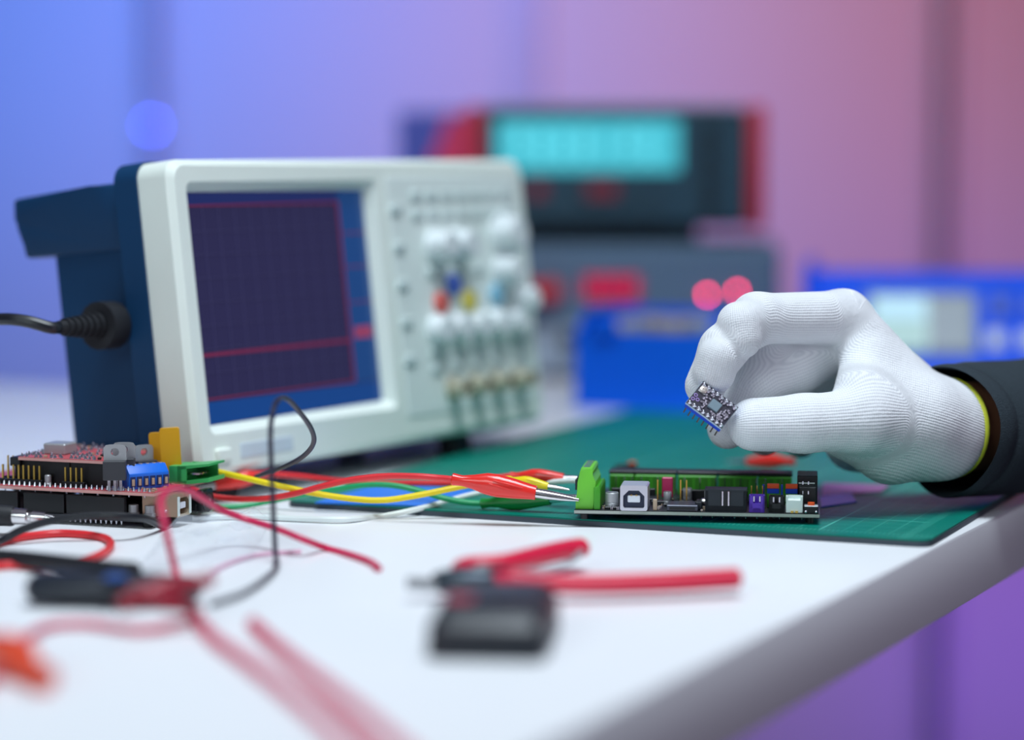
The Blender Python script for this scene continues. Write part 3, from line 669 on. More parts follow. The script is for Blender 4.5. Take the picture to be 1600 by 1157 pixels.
ic = MB().bx(icx - 0.0024, icx + 0.0024, icy - 0.0024, icy + 0.0024, 0.0, 0.0010, 0.0001).build('driver_chip', M('driver_chip_grey', '#6F8490', 0.4, noise=0.08, nscale=800), mod, 'slate grey square chip')
lg = MB()
for k in range(7):
    o_ = -0.0021 + 0.0007 * k
    for a, b2 in ((o_, -0.0026), (o_, 0.0026), (-0.0026, o_), (0.0026, o_)): lg.box((icx + a, icy + b2, 0.0002), (0.00035, 0.00035, 0.0004))
lg.build('chip_pads', tin, ic)
tp = MB().lathe((0.0026, LY - 0.0038, 0), (0, 0, 1), [(0, 0.0017), (0.0008, 0.0017), (0.0010, 0.0014), (0.0010, 0.0006), (0.0006, 0.0004), (0.0006, 0)], 16).build('trim_pot', M('trim_pot_silver', '#D8CEC6', 0.3, 0.6), mod, 'silver round trimmer')
MB().bx(0.0009, 0.0043, LY - 0.0056, LY - 0.0021, 0.0, 0.0004).build('trim_base', steel_dull, tp)
for x, y in ((0.0014, 0.0036), (0.0014, 0.0060), (0.0032, 0.0046)):
    MB().ring_of((x, y, 0.0001), (0, 0, 1), 0.0007, 0.00022, 14, 6).build('via_ring', M('via_lilac', '#B9A0E0', 0.3, 0.5), mod)
rs = random.Random(11); sA, sB = MB(), MB()
for k in range(110):
    x = rs.uniform(0.002, LX - 0.001); y = rs.uniform(0.0026, LY - 0.0026)
    if abs(x - icx) < 0.0033 and abs(y - icy) < 0.0033: continue
    if x < 0.0046: continue
    a, b2 = rs.choice([(0.0012, 0.0006), (0.0006, 0.0012), (0.0010, 0.0008)])
    sA.box((x, y, 0.0003), (a * .6, b2 * .9, 0.0006)); 
    sB.box((x - a * .4, y, 0.0003), (a * .3, b2, 0.0006)); sB.box((x + a * .4, y, 0.0003), (a * .3, b2, 0.0006))
sA.build('surface_parts', M('module_part_lilac', '#B8AEC0', 0.4, noise=0.25, nscale=900), mod, kind='stuff', smooth=False); sB.build('surface_pads', tin, mod, kind='stuff', smooth=False)

# ------------------------------------------------------------------ gloved hand and sleeve
def W(px, py, D): return np.array(P(px, py, D))
AX = np.array([0.785, 0.62, -0.03]); AX /= np.linalg.norm(AX)
C1 = W(1478, 669, 1.081)
mmr = 0.001
# (name, a, b, ra, rb)
I0, I1, I2, I3 = W(1318, 497, 1.080), W(1182, 498, 1.056), W(1130, 546, 1.048), W(1102, 603, 1.0500)
M0, M1, M2, M3 = W(1335, 530, 1.096), W(1240, 574, 1.081), W(1184, 598, 1.073), W(1137, 670, 1.066)
G0, G1, G2, G3 = W(1345, 548, 1.116), W(1264, 590, 1.108), W(1226, 645, 1.096), W(1194, 682, 1.088)
K0, K1, K2, K3 = W(1360, 560, 1.145), W(1288, 612, 1.142), W(1266, 662, 1.130), W(1250, 690, 1.116)
T0, T1, T2, T3 = W(1425, 668, 1.064), W(1348, 657, 1.049), W(1255, 662, 1.044), W(1178, 664, 1.0425)
Wi, Wm, Wr, Wk = W(1452, 640, 1.074), W(1462, 645, 1.090), W(1468, 655, 1.104), W(1470, 672, 1.114)
palm = [(I0, Wi, 12.3, 12), (M0, Wm, 12.5, 14), (G0, Wr, 12, 14), (K0, Wk, 11, 13),
        (W(1345, 555, 1.072), W(1360, 640, 1.052), 9.5, 12.5), (W(1400, 610, 1.085), W(1440, 650, 1.085), 15, 17), (W(1362, 575, 1.070), W(1440, 648, 1.068), 11, 16), (W(1350, 610, 1.058), W(1430, 655, 1.062), 12, 16),
        (T0, T1, 16, 14.2), (W(1318, 668, 1.060), W(1392, 698, 1.070), 13.5, 15.5), (W(1392, 698, 1.070), W(1465, 688, 1.078), 15.5, 16.5),
        (W(1335, 690, 1.100), W(1440, 697, 1.098), 14, 16.5), (W(1440, 660, 1.068), C1 - AX * 0.008, 18.5, 20.5), (C1 - AX * 0.012, C1 + AX * 0.02, 20.5, 22.6)]
fing = [[(I0, I1, 12.2, 11.0), (I1, I2, 10.9, 10.0), (I2, I3, 9.9, 9.0), (W(1155, 506, 1.0465), W(1158, 528, 1.0450), 9.8, 9.3), (W(1123, 558, 1.0425), W(1116, 582, 1.0440), 9.2, 9.4)],
        [(T1, T2, 14.2, 12.2), (T2, T3, 12.4, 11.6)],
        [(M0, M1, 13, 12.2), (M1, M2, 12.6, 12.2), (M2, M3, 11.6, 9.2), (W(1200, 549, 1.080), W(1180, 580, 1.076), 12.8, 12)],
        [(G0, G1, 11.5, 10.4), (G1, G2, 10.4, 9.6), (G2, G3, 9.6, 9.0)],
        [(K0, K1, 10.5, 9.2), (K1, K2, 9.2, 8.4), (K2, K3, 8.4, 8.0)]]
def capd(Q, a, b, ra, rb):
    ab = (b - a).astype(np.float32); l2 = float(ab @ ab); d = Q - a.astype(np.float32)
    t = np.clip((d @ ab) / l2, 0, 1); r = (ra + (rb - ra) * t) * mmr
    d -= t[..., None] * ab
    return np.sqrt(np.einsum('...i,...i->...', d, d)) - r
def smin(a, b, k):
    h = np.clip(0.5 + 0.5 * (b - a) / k, 0, 1); return b * (1 - h) + a * h - k * h * (1 - h)
def hand_field(Q):
    f = None
    for a, b, ra, rb in palm:
        d = capd(Q, a, b, ra, rb); f = d if f is None else smin(f, d, 0.007)
    for i, fg in enumerate(fing):
        g = None
        for q_, (a, b, ra, rb) in enumerate(fg):
            d = capd(Q, a, b, ra, rb); g = d if g is None else smin(g, d, 0.0006 if (i == 0 and q_ > 2) else 0.004)
        f = smin(f, g, (0.004, 0.003, 0.0012, 0.0012, 0.0012)[i])
    e = (Q - (C1 + AX * 0.002).astype(np.float32)) @ AX.astype(np.float32)
    return np.maximum(f, e)
def surface_nets(lo, hi, hstep, field):
    n = [int(math.ceil((hi[i] - lo[i]) / hstep)) + 1 for i in range(3)]
    ax = [np.float32(lo[i]) + np.arange(n[i], dtype=np.float32) * np.float32(hstep) for i in range(3)]
    V = np.empty(n, np.float32)
    for i0 in range(0, n[0], 16):
        i1 = min(n[0], i0 + 16)
        Q = np.stack(np.meshgrid(ax[0][i0:i1], ax[1], ax[2], indexing='ij'), -1)
        V[i0:i1] = field(Q)
    S = V < 0
    cells = np.zeros([k - 1 for k in n], np.int8)
    for dx in (0, 1):
        for dy in (0, 1):
            for dz in (0, 1): cells += S[dx:n[0] - 1 + dx, dy:n[1] - 1 + dy, dz:n[2] - 1 + dz]
    act = np.argwhere((cells > 0) & (cells < 8))
    idx = -np.ones(cells.shape, np.int64); idx[tuple(act.T)] = np.arange(len(act))
    acc = np.zeros((len(act), 3)); cnt = np.zeros(len(act))
    cor = [(a, b, c) for a in (0, 1) for b in (0, 1) for c in (0, 1)]
    for p in cor:
        for k in range(3):
            if p[k]: continue
            q = list(p); q[k] = 1
            va = V[tuple((act + p).T)]; vb = V[tuple((act + q).T)]
            m = (va < 0) != (vb < 0)
            t = np.where(m, va / np.where(m, va - vb, 1), 0)
            pos = np.tile(np.array(p, float), (len(act), 1)); pos[:, k] = t
            acc[m] += pos[m]; cnt[m] += 1
    verts = np.array(lo) + (act + acc / cnt[:, None]) * hstep
    faces = []
    for k in range(3):
        u, v = (k + 1) % 3, (k + 2) % 3
        sl0 = [slice(None)] * 3; sl1 = [slice(None)] * 3; sl0[k] = slice(0, n[k] - 1); sl1[k] = slice(1, n[k])
        A, B = S[tuple(sl0)], S[tuple(sl1)]
        e = np.argwhere(A != B)
        e = e[(e[:, u] > 0) & (e[:, v] > 0) & (e[:, u] < n[u] - 1) & (e[:, v] < n[v] - 1)]
        flip = B[tuple(e.T)]
        def cid(du, dv):
            c = e.copy(); c[:, u] -= du; c[:, v] -= dv; return idx[tuple(c.T)]
        q = np.stack([cid(1, 1), cid(0, 1), cid(0, 0), cid(1, 0)], 1)
        q[flip] = q[flip][:, ::-1]; faces.append(q)
    return verts, np.concatenate(faces)
allp = palm + [c for f in fing for c in f]
pts = np.array([p for c in allp for p in c[:2]])
lo = pts.min(0) - 0.020; hi = pts.max(0) + 0.026
hi[0] = min(hi[0], C1[0] + 0.026); hi[1] = min(hi[1], 1.165)
verts, quads = surface_nets(lo, hi, 0.00105, hand_field)
# fine stitch coordinates: distance along and around the nearest finger bones, softly blended
ww = np.zeros(len(verts)); al = np.zeros(len(verts)); ar = np.zeros(len(verts))
view = np.array([0, 1.0, 0])
Wc = W(1470, 660, 1.085)
for gi, grp in enumerate([palm[:4] + palm[6:7] + palm[10:]] + fing):
    base = 0.0
    for ci_, (a, b, ra, rb) in enumerate(grp):
        ab = b - a; L_ = np.linalg.norm(ab); d_ = ab / L_
        rel = verts - a; tl = rel @ d_
        dist = capd(verts.astype(np.float32), a, b, ra, rb)
        wgt = np.exp(-np.clip(dist, 0, None) / 0.0011) + 1e-9
        e1_ = np.cross(d_, view); e1_ /= np.linalg.norm(e1_); e2_ = np.cross(d_, e1_)
        ang = np.arctan2(rel @ e1_, -(rel @ e2_) * np.sign(e2_ @ view))
        s0 = (tl if gi else -tl) + base
        if gi == 0:
            pa = I0 - Wc; pa = pa * np.array([1, 0.4, 1]); pa /= np.linalg.norm(pa); hz = np.array([-1.0, 0, 0.22]); hz /= np.linalg.norm(hz)
            s0 = (verts - Wc) @ hz; rr_ = (verts - Wc) @ np.array([hz[2], 0.25, -hz[0]])
        else: rr_ = ang * 0.0115
        al += wgt * s0; ar += wgt * rr_; ww += wgt
        if gi: base += L_
al /= ww; ar /= ww
glove_m = bpy.data.materials.new('white_knit_nylon'); glove_m.use_nodes = True
def build_glove():
    nt = glove_m.node_tree; N = nt.nodes; L = nt.links; b = N['Principled BSDF']
    at = N.new('ShaderNodeAttribute'); at.attribute_name = 'stitch'
    sp = N.new('ShaderNodeSeparateXYZ'); L.new(at.outputs['Vector'], sp.inputs[0])
    def wave(src, per):
        m = N.new('ShaderNodeMath'); m.operation = 'MULTIPLY'; L.new(src, m.inputs[0]); m.inputs[1].default_value = 2 * PI / per
        s = N.new('ShaderNodeMath'); s.operation = 'SINE'; L.new(m.outputs[0], s.inputs[0]); return s.outputs[0]
    a = wave(sp.outputs[0], 0.0010); r = wave(sp.outputs[1], 0.00125)
    mu = N.new('ShaderNodeMath'); mu.operation = 'MULTIPLY_ADD'; L.new(a, mu.inputs[0]); mu.inputs[1].default_value = 0.5; L.new(r, mu.inputs[2])
    tc = N.new('ShaderNodeTexCoord'); nz = N.new('ShaderNodeTexNoise'); nz.inputs['Scale'].default_value = 60; nz.inputs['Detail'].default_value = 4
    L.new(tc.outputs['Object'], nz.inputs['Vector'])
    b2 = N.new('ShaderNodeBump'); b2.inputs['Strength'].default_value = 0.35; b2.inputs['Distance'].default_value = 0.004; L.new(nz.outputs['Fac'], b2.inputs['Height'])
    bp = N.new('ShaderNodeBump'); bp.inputs['Strength'].default_value = 0.42; bp.inputs['Distance'].default_value = 0.00018
    L.new(mu.outputs[0], bp.inputs['Height']); L.new(b2.outputs['Normal'], bp.inputs['Normal']); L.new(bp.outputs['Normal'], b.inputs['Normal'])
    mx = N.new('ShaderNodeMix'); mx.data_type = 'RGBA'; mx.inputs[6].default_value = (*lin('#DDE1E6'), 1); mx.inputs[7].default_value = (*lin('#F1F4F7'), 1)
    mr = N.new('ShaderNodeMapRange'); mr.inputs[1].default_value = -1.2; mr.inputs[2].default_value = 0.6; L.new(mu.outputs[0], mr.inputs[0]); L.new(mr.outputs[0], mx.inputs[0])
    L.new(mx.outputs[2], b.inputs['Base Color']); b.inputs['Roughness'].default_value = 0.75
    b.inputs['Specular IOR Level'].default_value = 0.25; b.inputs['Sheen Weight'].default_value = 0.2
    b.inputs['Subsurface Weight'].default_value = 0.0
build_glove()
ploc = Vector(C1) + Vector(AX) * 0.02; ploc.z = 0.003
person = root('person', 'arm in a charcoal sleeve and white knit glove, reaching in and pinching a small module', 'person', ploc)
me = bpy.data.meshes.new('glove')
me.from_pydata((verts - np.array(ploc)).tolist(), [], quads.tolist())
bmx = bmesh.new(); bmx.from_mesh(me)
for _ in range(3): bmesh.ops.smooth_vert(bmx, verts=bmx.verts[:], factor=0.5, use_axis_x=True, use_axis_y=True, use_axis_z=True)
bmesh.ops.recalc_face_normals(bmx, faces=bmx.faces[:])
bmx.to_mesh(me); bmx.free()
at = me.attributes.new('stitch', 'FLOAT_VECTOR', 'POINT')
vec = np.zeros((len(verts), 3), np.float32); vec[:, 0] = al; vec[:, 1] = ar
at.data.foreach_set('vector', vec.ravel())
me.shade_smooth(); me.materials.append(glove_m)
glove = bpy.data.objects.new('glove', me); COL.objects.link(glove); glove.parent = person
glove['label'] = 'white knitted nylon glove, finger and thumb pinched'
pin_ = Matrix.Translation(-ploc)
cuff = MB(); c_ = Vector(C1) + Vector(AX) * 0.0025
cuff.ring_of(c_, AX, 0.0214, 0.0015, 40, 10).xf(pin_); cuff.build('cuff_trim', M('yellow_cuff_thread', '#D6DC3A', 0.7, noise=0.1, nscale=900), glove, 'yellow overlocked cuff edge')
# wrist inside the sleeve
A = Vector(AX)
MB().tube([Vector(C1) - A * 0.002, Vector(C1) + A * 0.03, Vector(C1) + A * 0.14, Vector(C1) + A * 0.27], lambda t: 0.0190 + 0.006 * t, 24).xf(pin_).build('forearm', M('skin_brown', '#8A5A44', 0.55, noise=0.08), person, 'bare wrist in the shadow of the sleeve')
# sleeve: a cloth tube with an open end
sl_m = M('charcoal_jersey', '#343E45', 0.9, noise=0.18, nscale=600, bump=0.5, bscale=1800, spec=0.15)
S0 = Vector(P(1478, 674, 1.080))
u_ = A.cross(Vector((0, 0, 1))).normalized(); v_ = u_.cross(A).normalized()
def ring(s, rad, wob):
    out = []
    for k in range(48):
        t = 2 * PI * k / 48
        r = rad * (1 + wob * (0.5 * math.sin(3 * t + s * 60) + 0.35 * math.sin(5 * t - s * 95) + 0.3 * math.sin(2 * t + s * 150)))
        p = S0 + A * (s + 0.003 * math.sin(2 * t + 1)) + (u_ * math.cos(t) + v_ * math.sin(t)) * r
        p.z = max(p.z, 0.0045)
        out.append(p)
    return out
rs_ = [ring(0.30, 0.030, 0.0), ring(0.2, 0.0285, 0.01), ring(0.10, 0.0275, 0.02), ring(0.04, 0.0275, 0.02), ring(0.006, 0.0278, 0.015), ring(0.0, 0.0292, 0.01)]
for s in (0.0025, 0.006, 0.010, 0.0105, 0.012, 0.0125): rs_.append(ring(s, {0.0025: 0.0302, 0.006: 0.0304, 0.010: 0.0302, 0.0105: 0.0296, 0.012: 0.0296, 0.0125: 0.0303}[s], 0.012))
for i in range(1, 30): rs_.append(ring(0.0125 + i * 0.0105, 0.0304 + 0.010 * (i / 29) ** 1.3, 0.03))
MB().rings(rs_, caps=False).xf(pin_).build('sleeve', sl_m, person, 'charcoal jersey sleeve', ang=60)

# ------------------------------------------------------------------ crocodile clip leads
def loft(mb, secs, seg=18, twist=0.0):   # secs: (x, zc, half_y, half_z) in a local frame
    rs = []
    for x, zc, hy, hz in secs:
        rs.append([Vector((x, hy * math.cos(t), zc + hz * math.sin(t))) for t in [2 * PI * k / seg for k in range(seg)]])
    return mb.rings(rs)
def clip_lead(name, label, neck, tip, boot_m, wire_m, wire, scale=1.0, up=(0, 0, 1), jaws=True, wr=0.00135, group=None):
    neck, tip = Vector(neck), Vector(tip)
    m = axes(neck, tip - neck, up); L_ = (tip - neck).length
    r = root_m(name, label, 'test lead', m, group)
    k = L_ / 0.055
    b = MB()
    loft(b, [(0.0, 0, .0022 * k, .0022 * k), (0.0004 * k, 0, .0026 * k, .0027 * k), (0.0045 * k, 0, .0022 * k, .0023 * k), (0.009 * k, .0002 * k, .0026 * k, .0031 * k), (0.015 * k, .0003 * k, .0036 * k, .0047 * k), (0.020 * k, .0002 * k, .0040 * k, .0050 * k),
             (0.027 * k, 0, .0038 * k, .0043 * k), (0.033 * k, -.0002 * k, .0034 * k, .0034 * k), (0.0365 * k, -.0003 * k, .0033 * k, .0030 * k), (0.0366 * k, -.0003 * k, .0029 * k, .0026 * k), (0.034 * k, -.0003 * k, .0026 * k, .0022 * k)])
    bo = b.build('boot', boot_m, r)
    fold = MB()
    for zc, x0, x1 in ((.0030, .018, .031), (.0012, .0165, .030)):
        fold.tube([(x0 * k, -.0035 * k, zc * k), ((x0 + x1) / 2 * k, -.0039 * k, (zc - .0005) * k), (x1 * k, -.0030 * k, (zc - .0014) * k)], 0.00035 * k, 6)
    fold.build('boot_ridge', boot_m, bo)
    if jaws:
        for s in (1, -1):
            j = MB()
            secs = []
            for x, zo, hz, hy in ((0.0345, 0.0002, 0.0020, 0.0026), (0.041, 0.0003, 0.0017, 0.0024), (0.048, 0.0003, 0.0013, 0.0020), (0.0535, 0.0001, 0.0009, 0.0015), (0.055, 0.0001, 0.0006, 0.0012)):
                n_ = 8; top = [Vector((x * k, hy * k * math.cos(PI * q / n_), s * k * (zo + hz * math.sin(PI * q / n_)) - .0004 * k)) for q in range(n_ + 1)]
                bot = [Vector((x * k, hy * .8 * k * math.cos(PI * q / n_), s * k * (zo + hz * .72 * math.sin(PI * q / n_)) - .0004 * k)) for q in range(n_, -1, -1)]
                secs.append(top + bot)
            j.rings(secs)
            if s < 0: pass
            j.build('jaw', steel, r)
    if wire:
        mi = m.inverted()
        MB().tube([mi @ Vector(p) for p in wire] + [Vector((0.0, 0, 0)), Vector((0.004 * k, 0, 0))], wr, 10).build('wire', wire_m, r)
    return r
clip_lead('clip_lead', 'red crocodile clip with steel jaws gripping the light green terminal', P(706, 749, 1.046), P(905, 780, 1.0385), red_boot, red_wire,
          [P(300, 765, 1.098), P(328, 775, 1.090), P(352, 779, 1.083), P(380, 780.5, 1.077), P(420, 779, 1.070), P(460, 772, 1.065), P(505, 760, 1.060), P(550, 750, 1.057), P(600, 744.5, 1.054), P(650, 744.5, 1.050), P(685, 747, 1.048)], up=(0.05, -0.1, 1))
clip_lead('clip_lead', 'green crocodile clip lying just behind the red clip, on the mat', P(752, 787, 1.072), P(915, 775, 1.056), green_boot, green_wire,
          [T(290, 797, .0016), T(330, 794, .0016), T(380, 790.5, .0018), P(420, 784, 1.094), P(470, 774, 1.086), P(520, 766, 1.083), P(570, 758.5, 1.080), P(610, 758.5, 1.078), P(650, 766, 1.076), P(690, 778, 1.075), P(725, 785, 1.073)])
clip_lead('clip_lead', 'yellow lead crossing over the others to a small yellow clip', P(792, 749, 1.066), P(890, 765, 1.058), M('yellow_vinyl', '#F3DC10', 0.3), yellow_wire,
          [P(322, 733, 1.080), P(338, 737, 1.078), P(360, 742, 1.076), P(420, 756, 1.070), P(490, 771, 1.066), P(550, 780, 1.063), P(600, 782, 1.062), P(650, 775, 1.062), P(700, 765, 1.063), P(750, 755, 1.065)], wr=0.0014)
clip_lead('clip_lead', 'red crocodile clip behind the yellow one, half hidden by the green terminal', P(797, 744, 1.085), P(924, 748, 1.076), red_boot, red_wire,
          [P(408, 741, 1.125), P(430, 741.5, 1.122), P(470, 745, 1.116), P(530, 752, 1.108), P(590, 755, 1.101), P(650, 755.5, 1.095), P(720, 755, 1.090), P(770, 748, 1.087)])
clip_lead('clip_lead', 'red crocodile clip lying behind the small left boards, its lead running right', P(425, 740, 1.127), P(290, 768, 1.110), red_boot, red_wire, None)
wh = [T(300, 810, 0.0016), T(345, 808, 0.0016), T(400, 808, 0.0016), T(470, 811, 0.0016), T(540, 812, 0.0018), P(590, 808, 1.065), P(630, 801, 1.068), P(680, 789, 1.078), P(730, 775, 1.086), P(780, 765, 1.088), P(830, 757, 1.084), P(885, 752, 1.074), P(905, 752, 1.070)]
o = MB().tube(wh, 0.0013, 10).build('jumper_wire', white_wire); props(o, 'thin white wire running from the left boards up over the mat', 'wire')

# flat patches on the mat; the two near the hand imitate reflections by colour
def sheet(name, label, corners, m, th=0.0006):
    o = MB().prism([Vector((p.x, p.y, 0.00302)) for p in corners], (0, 0, th)).build(name, m); props(o, label, 'patch'); return o
sheet('flat_patch', 'bright blue flat patch on the left end of the mat, under the leads', [T(492, 787, .003), T(655, 792.5, .003), T(752, 768, .003), T(592, 758, .003)], patch_blue)
sheet('flat_patch', 'small blue painted reflection on the mat under the gloved hand', [T(1283, 794, .003), T(1338, 786, .003), T(1330, 772, .003), T(1281, 778, .003)], M('reflection_deep_blue', '#1A55C0', 0.3))
sheet('flat_patch', 'mauve painted reflection on the mat behind the right end of the controller board', [T(1284, 776, .003), T(1376, 771, .003), T(1390, 760, .003), T(1286, 757, .003)], M('reflection_mauve', '#A86AA0', 0.35))
# small things on the mat behind the board
clip_lead('clip_lead', 'loose red crocodile clip on the mat beneath the gloved hand', T(1240, 722, .0105), T(1135, 722, .007), red_boot, red_wire, None, jaws=True)
sc_ = root('micro_clip', 'tiny black and orange clip on the mat behind the green terminals', 'clip', T(978, 744, 0.003), (0, 0, 0.5))
MB().box((0, 0, 0.0029), (0.012, 0.006, 0.0056), 0.0012).build('body', black_pl, sc_); MB().box((0.003, -0.001, 0.0063), (0.0032, 0.0032, 0.0014), 0.0004).build('button', orange_pl, sc_)

# ------------------------------------------------------------------ stacked boards at the left
LO = Vector((-0.1542, 1.031, 0)); LYAW = math.radians(-20)
bs = root('microcontroller_board', 'black microcontroller board with square port and barrel socket, bottom of the left stack', 'circuit board', LO, (0, 0, LYAW))
MB().bx(-0.1, -0.001, 0, 0.0533, 0.0030, 0.0046).build('board_core', pcb_black, bs)
for x0, x1 in ((-0.1, -0.0680), (-0.0650, -0.0448), (-0.0436, -0.0150)):
    hh = MB().bx(x0, x1, 0.0012, 0.0037, 0.0046, 0.0132, 0.0002).build('female_header', black_pl, bs)
    n = int((x1 - x0) / 0.00254); pt_ = MB()
    for k in range(n): pt_.lathe((x0 + 0.0013 + 0.00254 * k, 0.0024, 0.0030), (0, 0, -1), [(0, 0.0007), (0.0009, 0.0004), (0.0018, 0.0003)], 6)
    pt_.build('pin_tails', tin, hh, kind='stuff')
    MB().bx(x0, x1, 0.0490, 0.0515, 0.0046, 0.0132, 0.0002).build('female_header', black_pl, bs)
for x, y in ((-0.092, 0.006), (-0.092, 0.047), (-0.006, 0.006), (-0.010, 0.048)): MB().cyl((x, y, 0.0001), (x, y, 0.0030), 0.0022).build('standoff', black_pl, bs)
usb = MB()
def oy(x, a, b2, c, d, ch): return [(x, a + ch, c), (x, b2 - ch, c), (x, b2, c + ch), (x, b2, d - ch), (x, b2 - ch, d), (x, a + ch, d), (x, a, d - ch), (x, a, c + ch)]
usb.rings([oy(-0.0095, 0.0075, 0.0195, 0.0042, 0.0142, 0.0004), oy(0.0075, 0.0075, 0.0195, 0.0046, 0.0142, 0.0004), oy(0.0075, 0.0090, 0.0180, 0.0058, 0.0128, 0.0016), oy(0.002, 0.0090, 0.0180, 0.0058, 0.0128, 0.0016)])
usb = usb.build('usb_port', M('usb_shell_warm', '#BBA890', 0.3, 0.7, noise=0.06), bs, 'tin plated square port')
MB().bx(0.002, 0.0072, 0.0110, 0.0160, 0.0080, 0.0108, 0.0003).build('port_tongue', glass_dark, usb)
MB().bx(0.0076, 0.0080, 0.0074, 0.0090, 0.0052, 0.0136).build('port_rim', white_pl, usb); MB().bx(0.0076, 0.0080, 0.0180, 0.0196, 0.0052, 0.0136).build('port_rim', white_pl, usb)
for k in range(2): MB().ball((-0.004 + 0.006 * k, 0.0073, 0.0072), 0.0008).build('shell_rivet', steel_dull, usb)
jk = MB(); jk.bx(-0.004, 0.0080, 0.0245, 0.0335, 0.0046, 0.0120, 0.0006)
jk.rings([[(x, 0.0290 + r * math.cos(t), 0.0096 + r * math.sin(t)) for t in [2 * PI * k / 20 for k in range(20)]] for x, r in ((0.0075, 0.0048), (0.0115, 0.0052), (0.0115, 0.0032), (0.004, 0.0032))])
jk = jk.build('barrel_socket', black_gloss, bs)
MB().bx(0.0080, 0.0113, 0.0240, 0.0340, 0.0046, 0.0146, 0.0006).build('socket_face', black_gloss, jk)
MB().cyl((0.0108, 0.0290, 0.0096), (0.0118, 0.0290, 0.0096), 0.0030, seg=18).build('socket_bore', M('bore_dark_grey', '#2A2C32', 0.3), jk)
MB().cyl((0.0110, 0.0290, 0.0096), (0.0122, 0.0290, 0.0096), 0.0009).build('centre_pin', steel, jk)
for k in range(2): MB().lathe((-0.013 + 0.008 * k, 0.006, 0.0046), (0, 0, 1), [(0, 0.0026), (0.0016, 0.0026), (0.0018, 0.0022), (0.0050, 0.0022), (0.0050, 0)], 14).build('capacitor', steel_dull, bs)

sh = root('motor_shield', 'red shield board with blue screw terminal, upright regulators and amber fuses, on the left stack', 'circuit board', LO + Vector((0, 0, 0.0145)), (0, 0, LYAW))
MB().bx(-0.1, 0, 0, 0.0533, 0, 0.0013).build('board_core', pcb_red_edge, sh, 'pink fibre edge of the board')
MB().bx(-0.0999, -0.0001, 0.0001, 0.0532, 0.0013, 0.0016).build('solder_mask', pcb_red, sh)
jb = MB(); tl_ = MB()
for k in range(38):
    x = -0.0985 + 0.00258 * k
    jb.lathe((x, 0.0024, 0.0016), (0, 0, 1), [(0, 0.0009), (0.0006, 0.0007), (0.0014, 0.0004), (0.0018, 0.0003), (0.00185, 0)], 8)
    if k % 3 == 0: tl_.box((x, 0.0030, -0.0006), (0.0006, 0.0006, 0.0012))
jb.build('solder_joints', tin, sh, kind='stuff'); tl_.build('pin_tails', tin, sh, kind='stuff')
for x0, n in ((-0.0668, 4), (-0.0457, 4), (-0.0800, 5)):
    base = MB().bx(x0 - 0.0015, x0 + 0.0027 * (n - 1) + 0.0015, 0.0036, 0.0062, 0.0016, 0.0040, 0.0002).build('pin_header', black_pl, sh)
    for k in range(n):
        x = x0 + 0.0027 * k
        MB().bx(x - 0.00036, x + 0.00036, 0.0044, 0.0051, 0.0040, 0.0102).build('pin', gold, base)
for x0, n in ((-0.0780, 6),):
    base = MB().bx(x0 - 0.0015, x0 + 0.00254 * n, 0.0090, 0.0116, 0.0016, 0.0044).build('pin_header', black_pl, sh)
    for k in range(n): MB().bx(x0 + 0.00254 * k - 0.0003, x0 + 0.00254 * k + 0.0003, 0.0100, 0.0106, 0.0044, 0.0135).build('pin', gold, base)
MB().lathe((-0.0548, 0.0052, 0.0016), (0, 0, 1), [(0, 0.0017), (0.0010, 0.0017), (0.0012, 0.0015), (0.0044, 0.0015), (0.0048, 0.0012), (0.0048, 0)], 16).build('capacitor', steel_dull, sh, 'small silver can')
for x0, x1 in ((-0.0730, -0.0452), (-0.0448, -0.0196)):
    MB().bx(x0, x1, 0.0075, 0.0105, 0.0016, 0.0123, 0.0002).build('female_header', black_pl, sh)
    MB().bx(x0, x1, 0.0400, 0.0430, 0.0016, 0.0123, 0.0002).build('female_header', black_pl, sh)
to_body = M('regulator_epoxy', '#3A3C42', 0.5, noise=0.1)
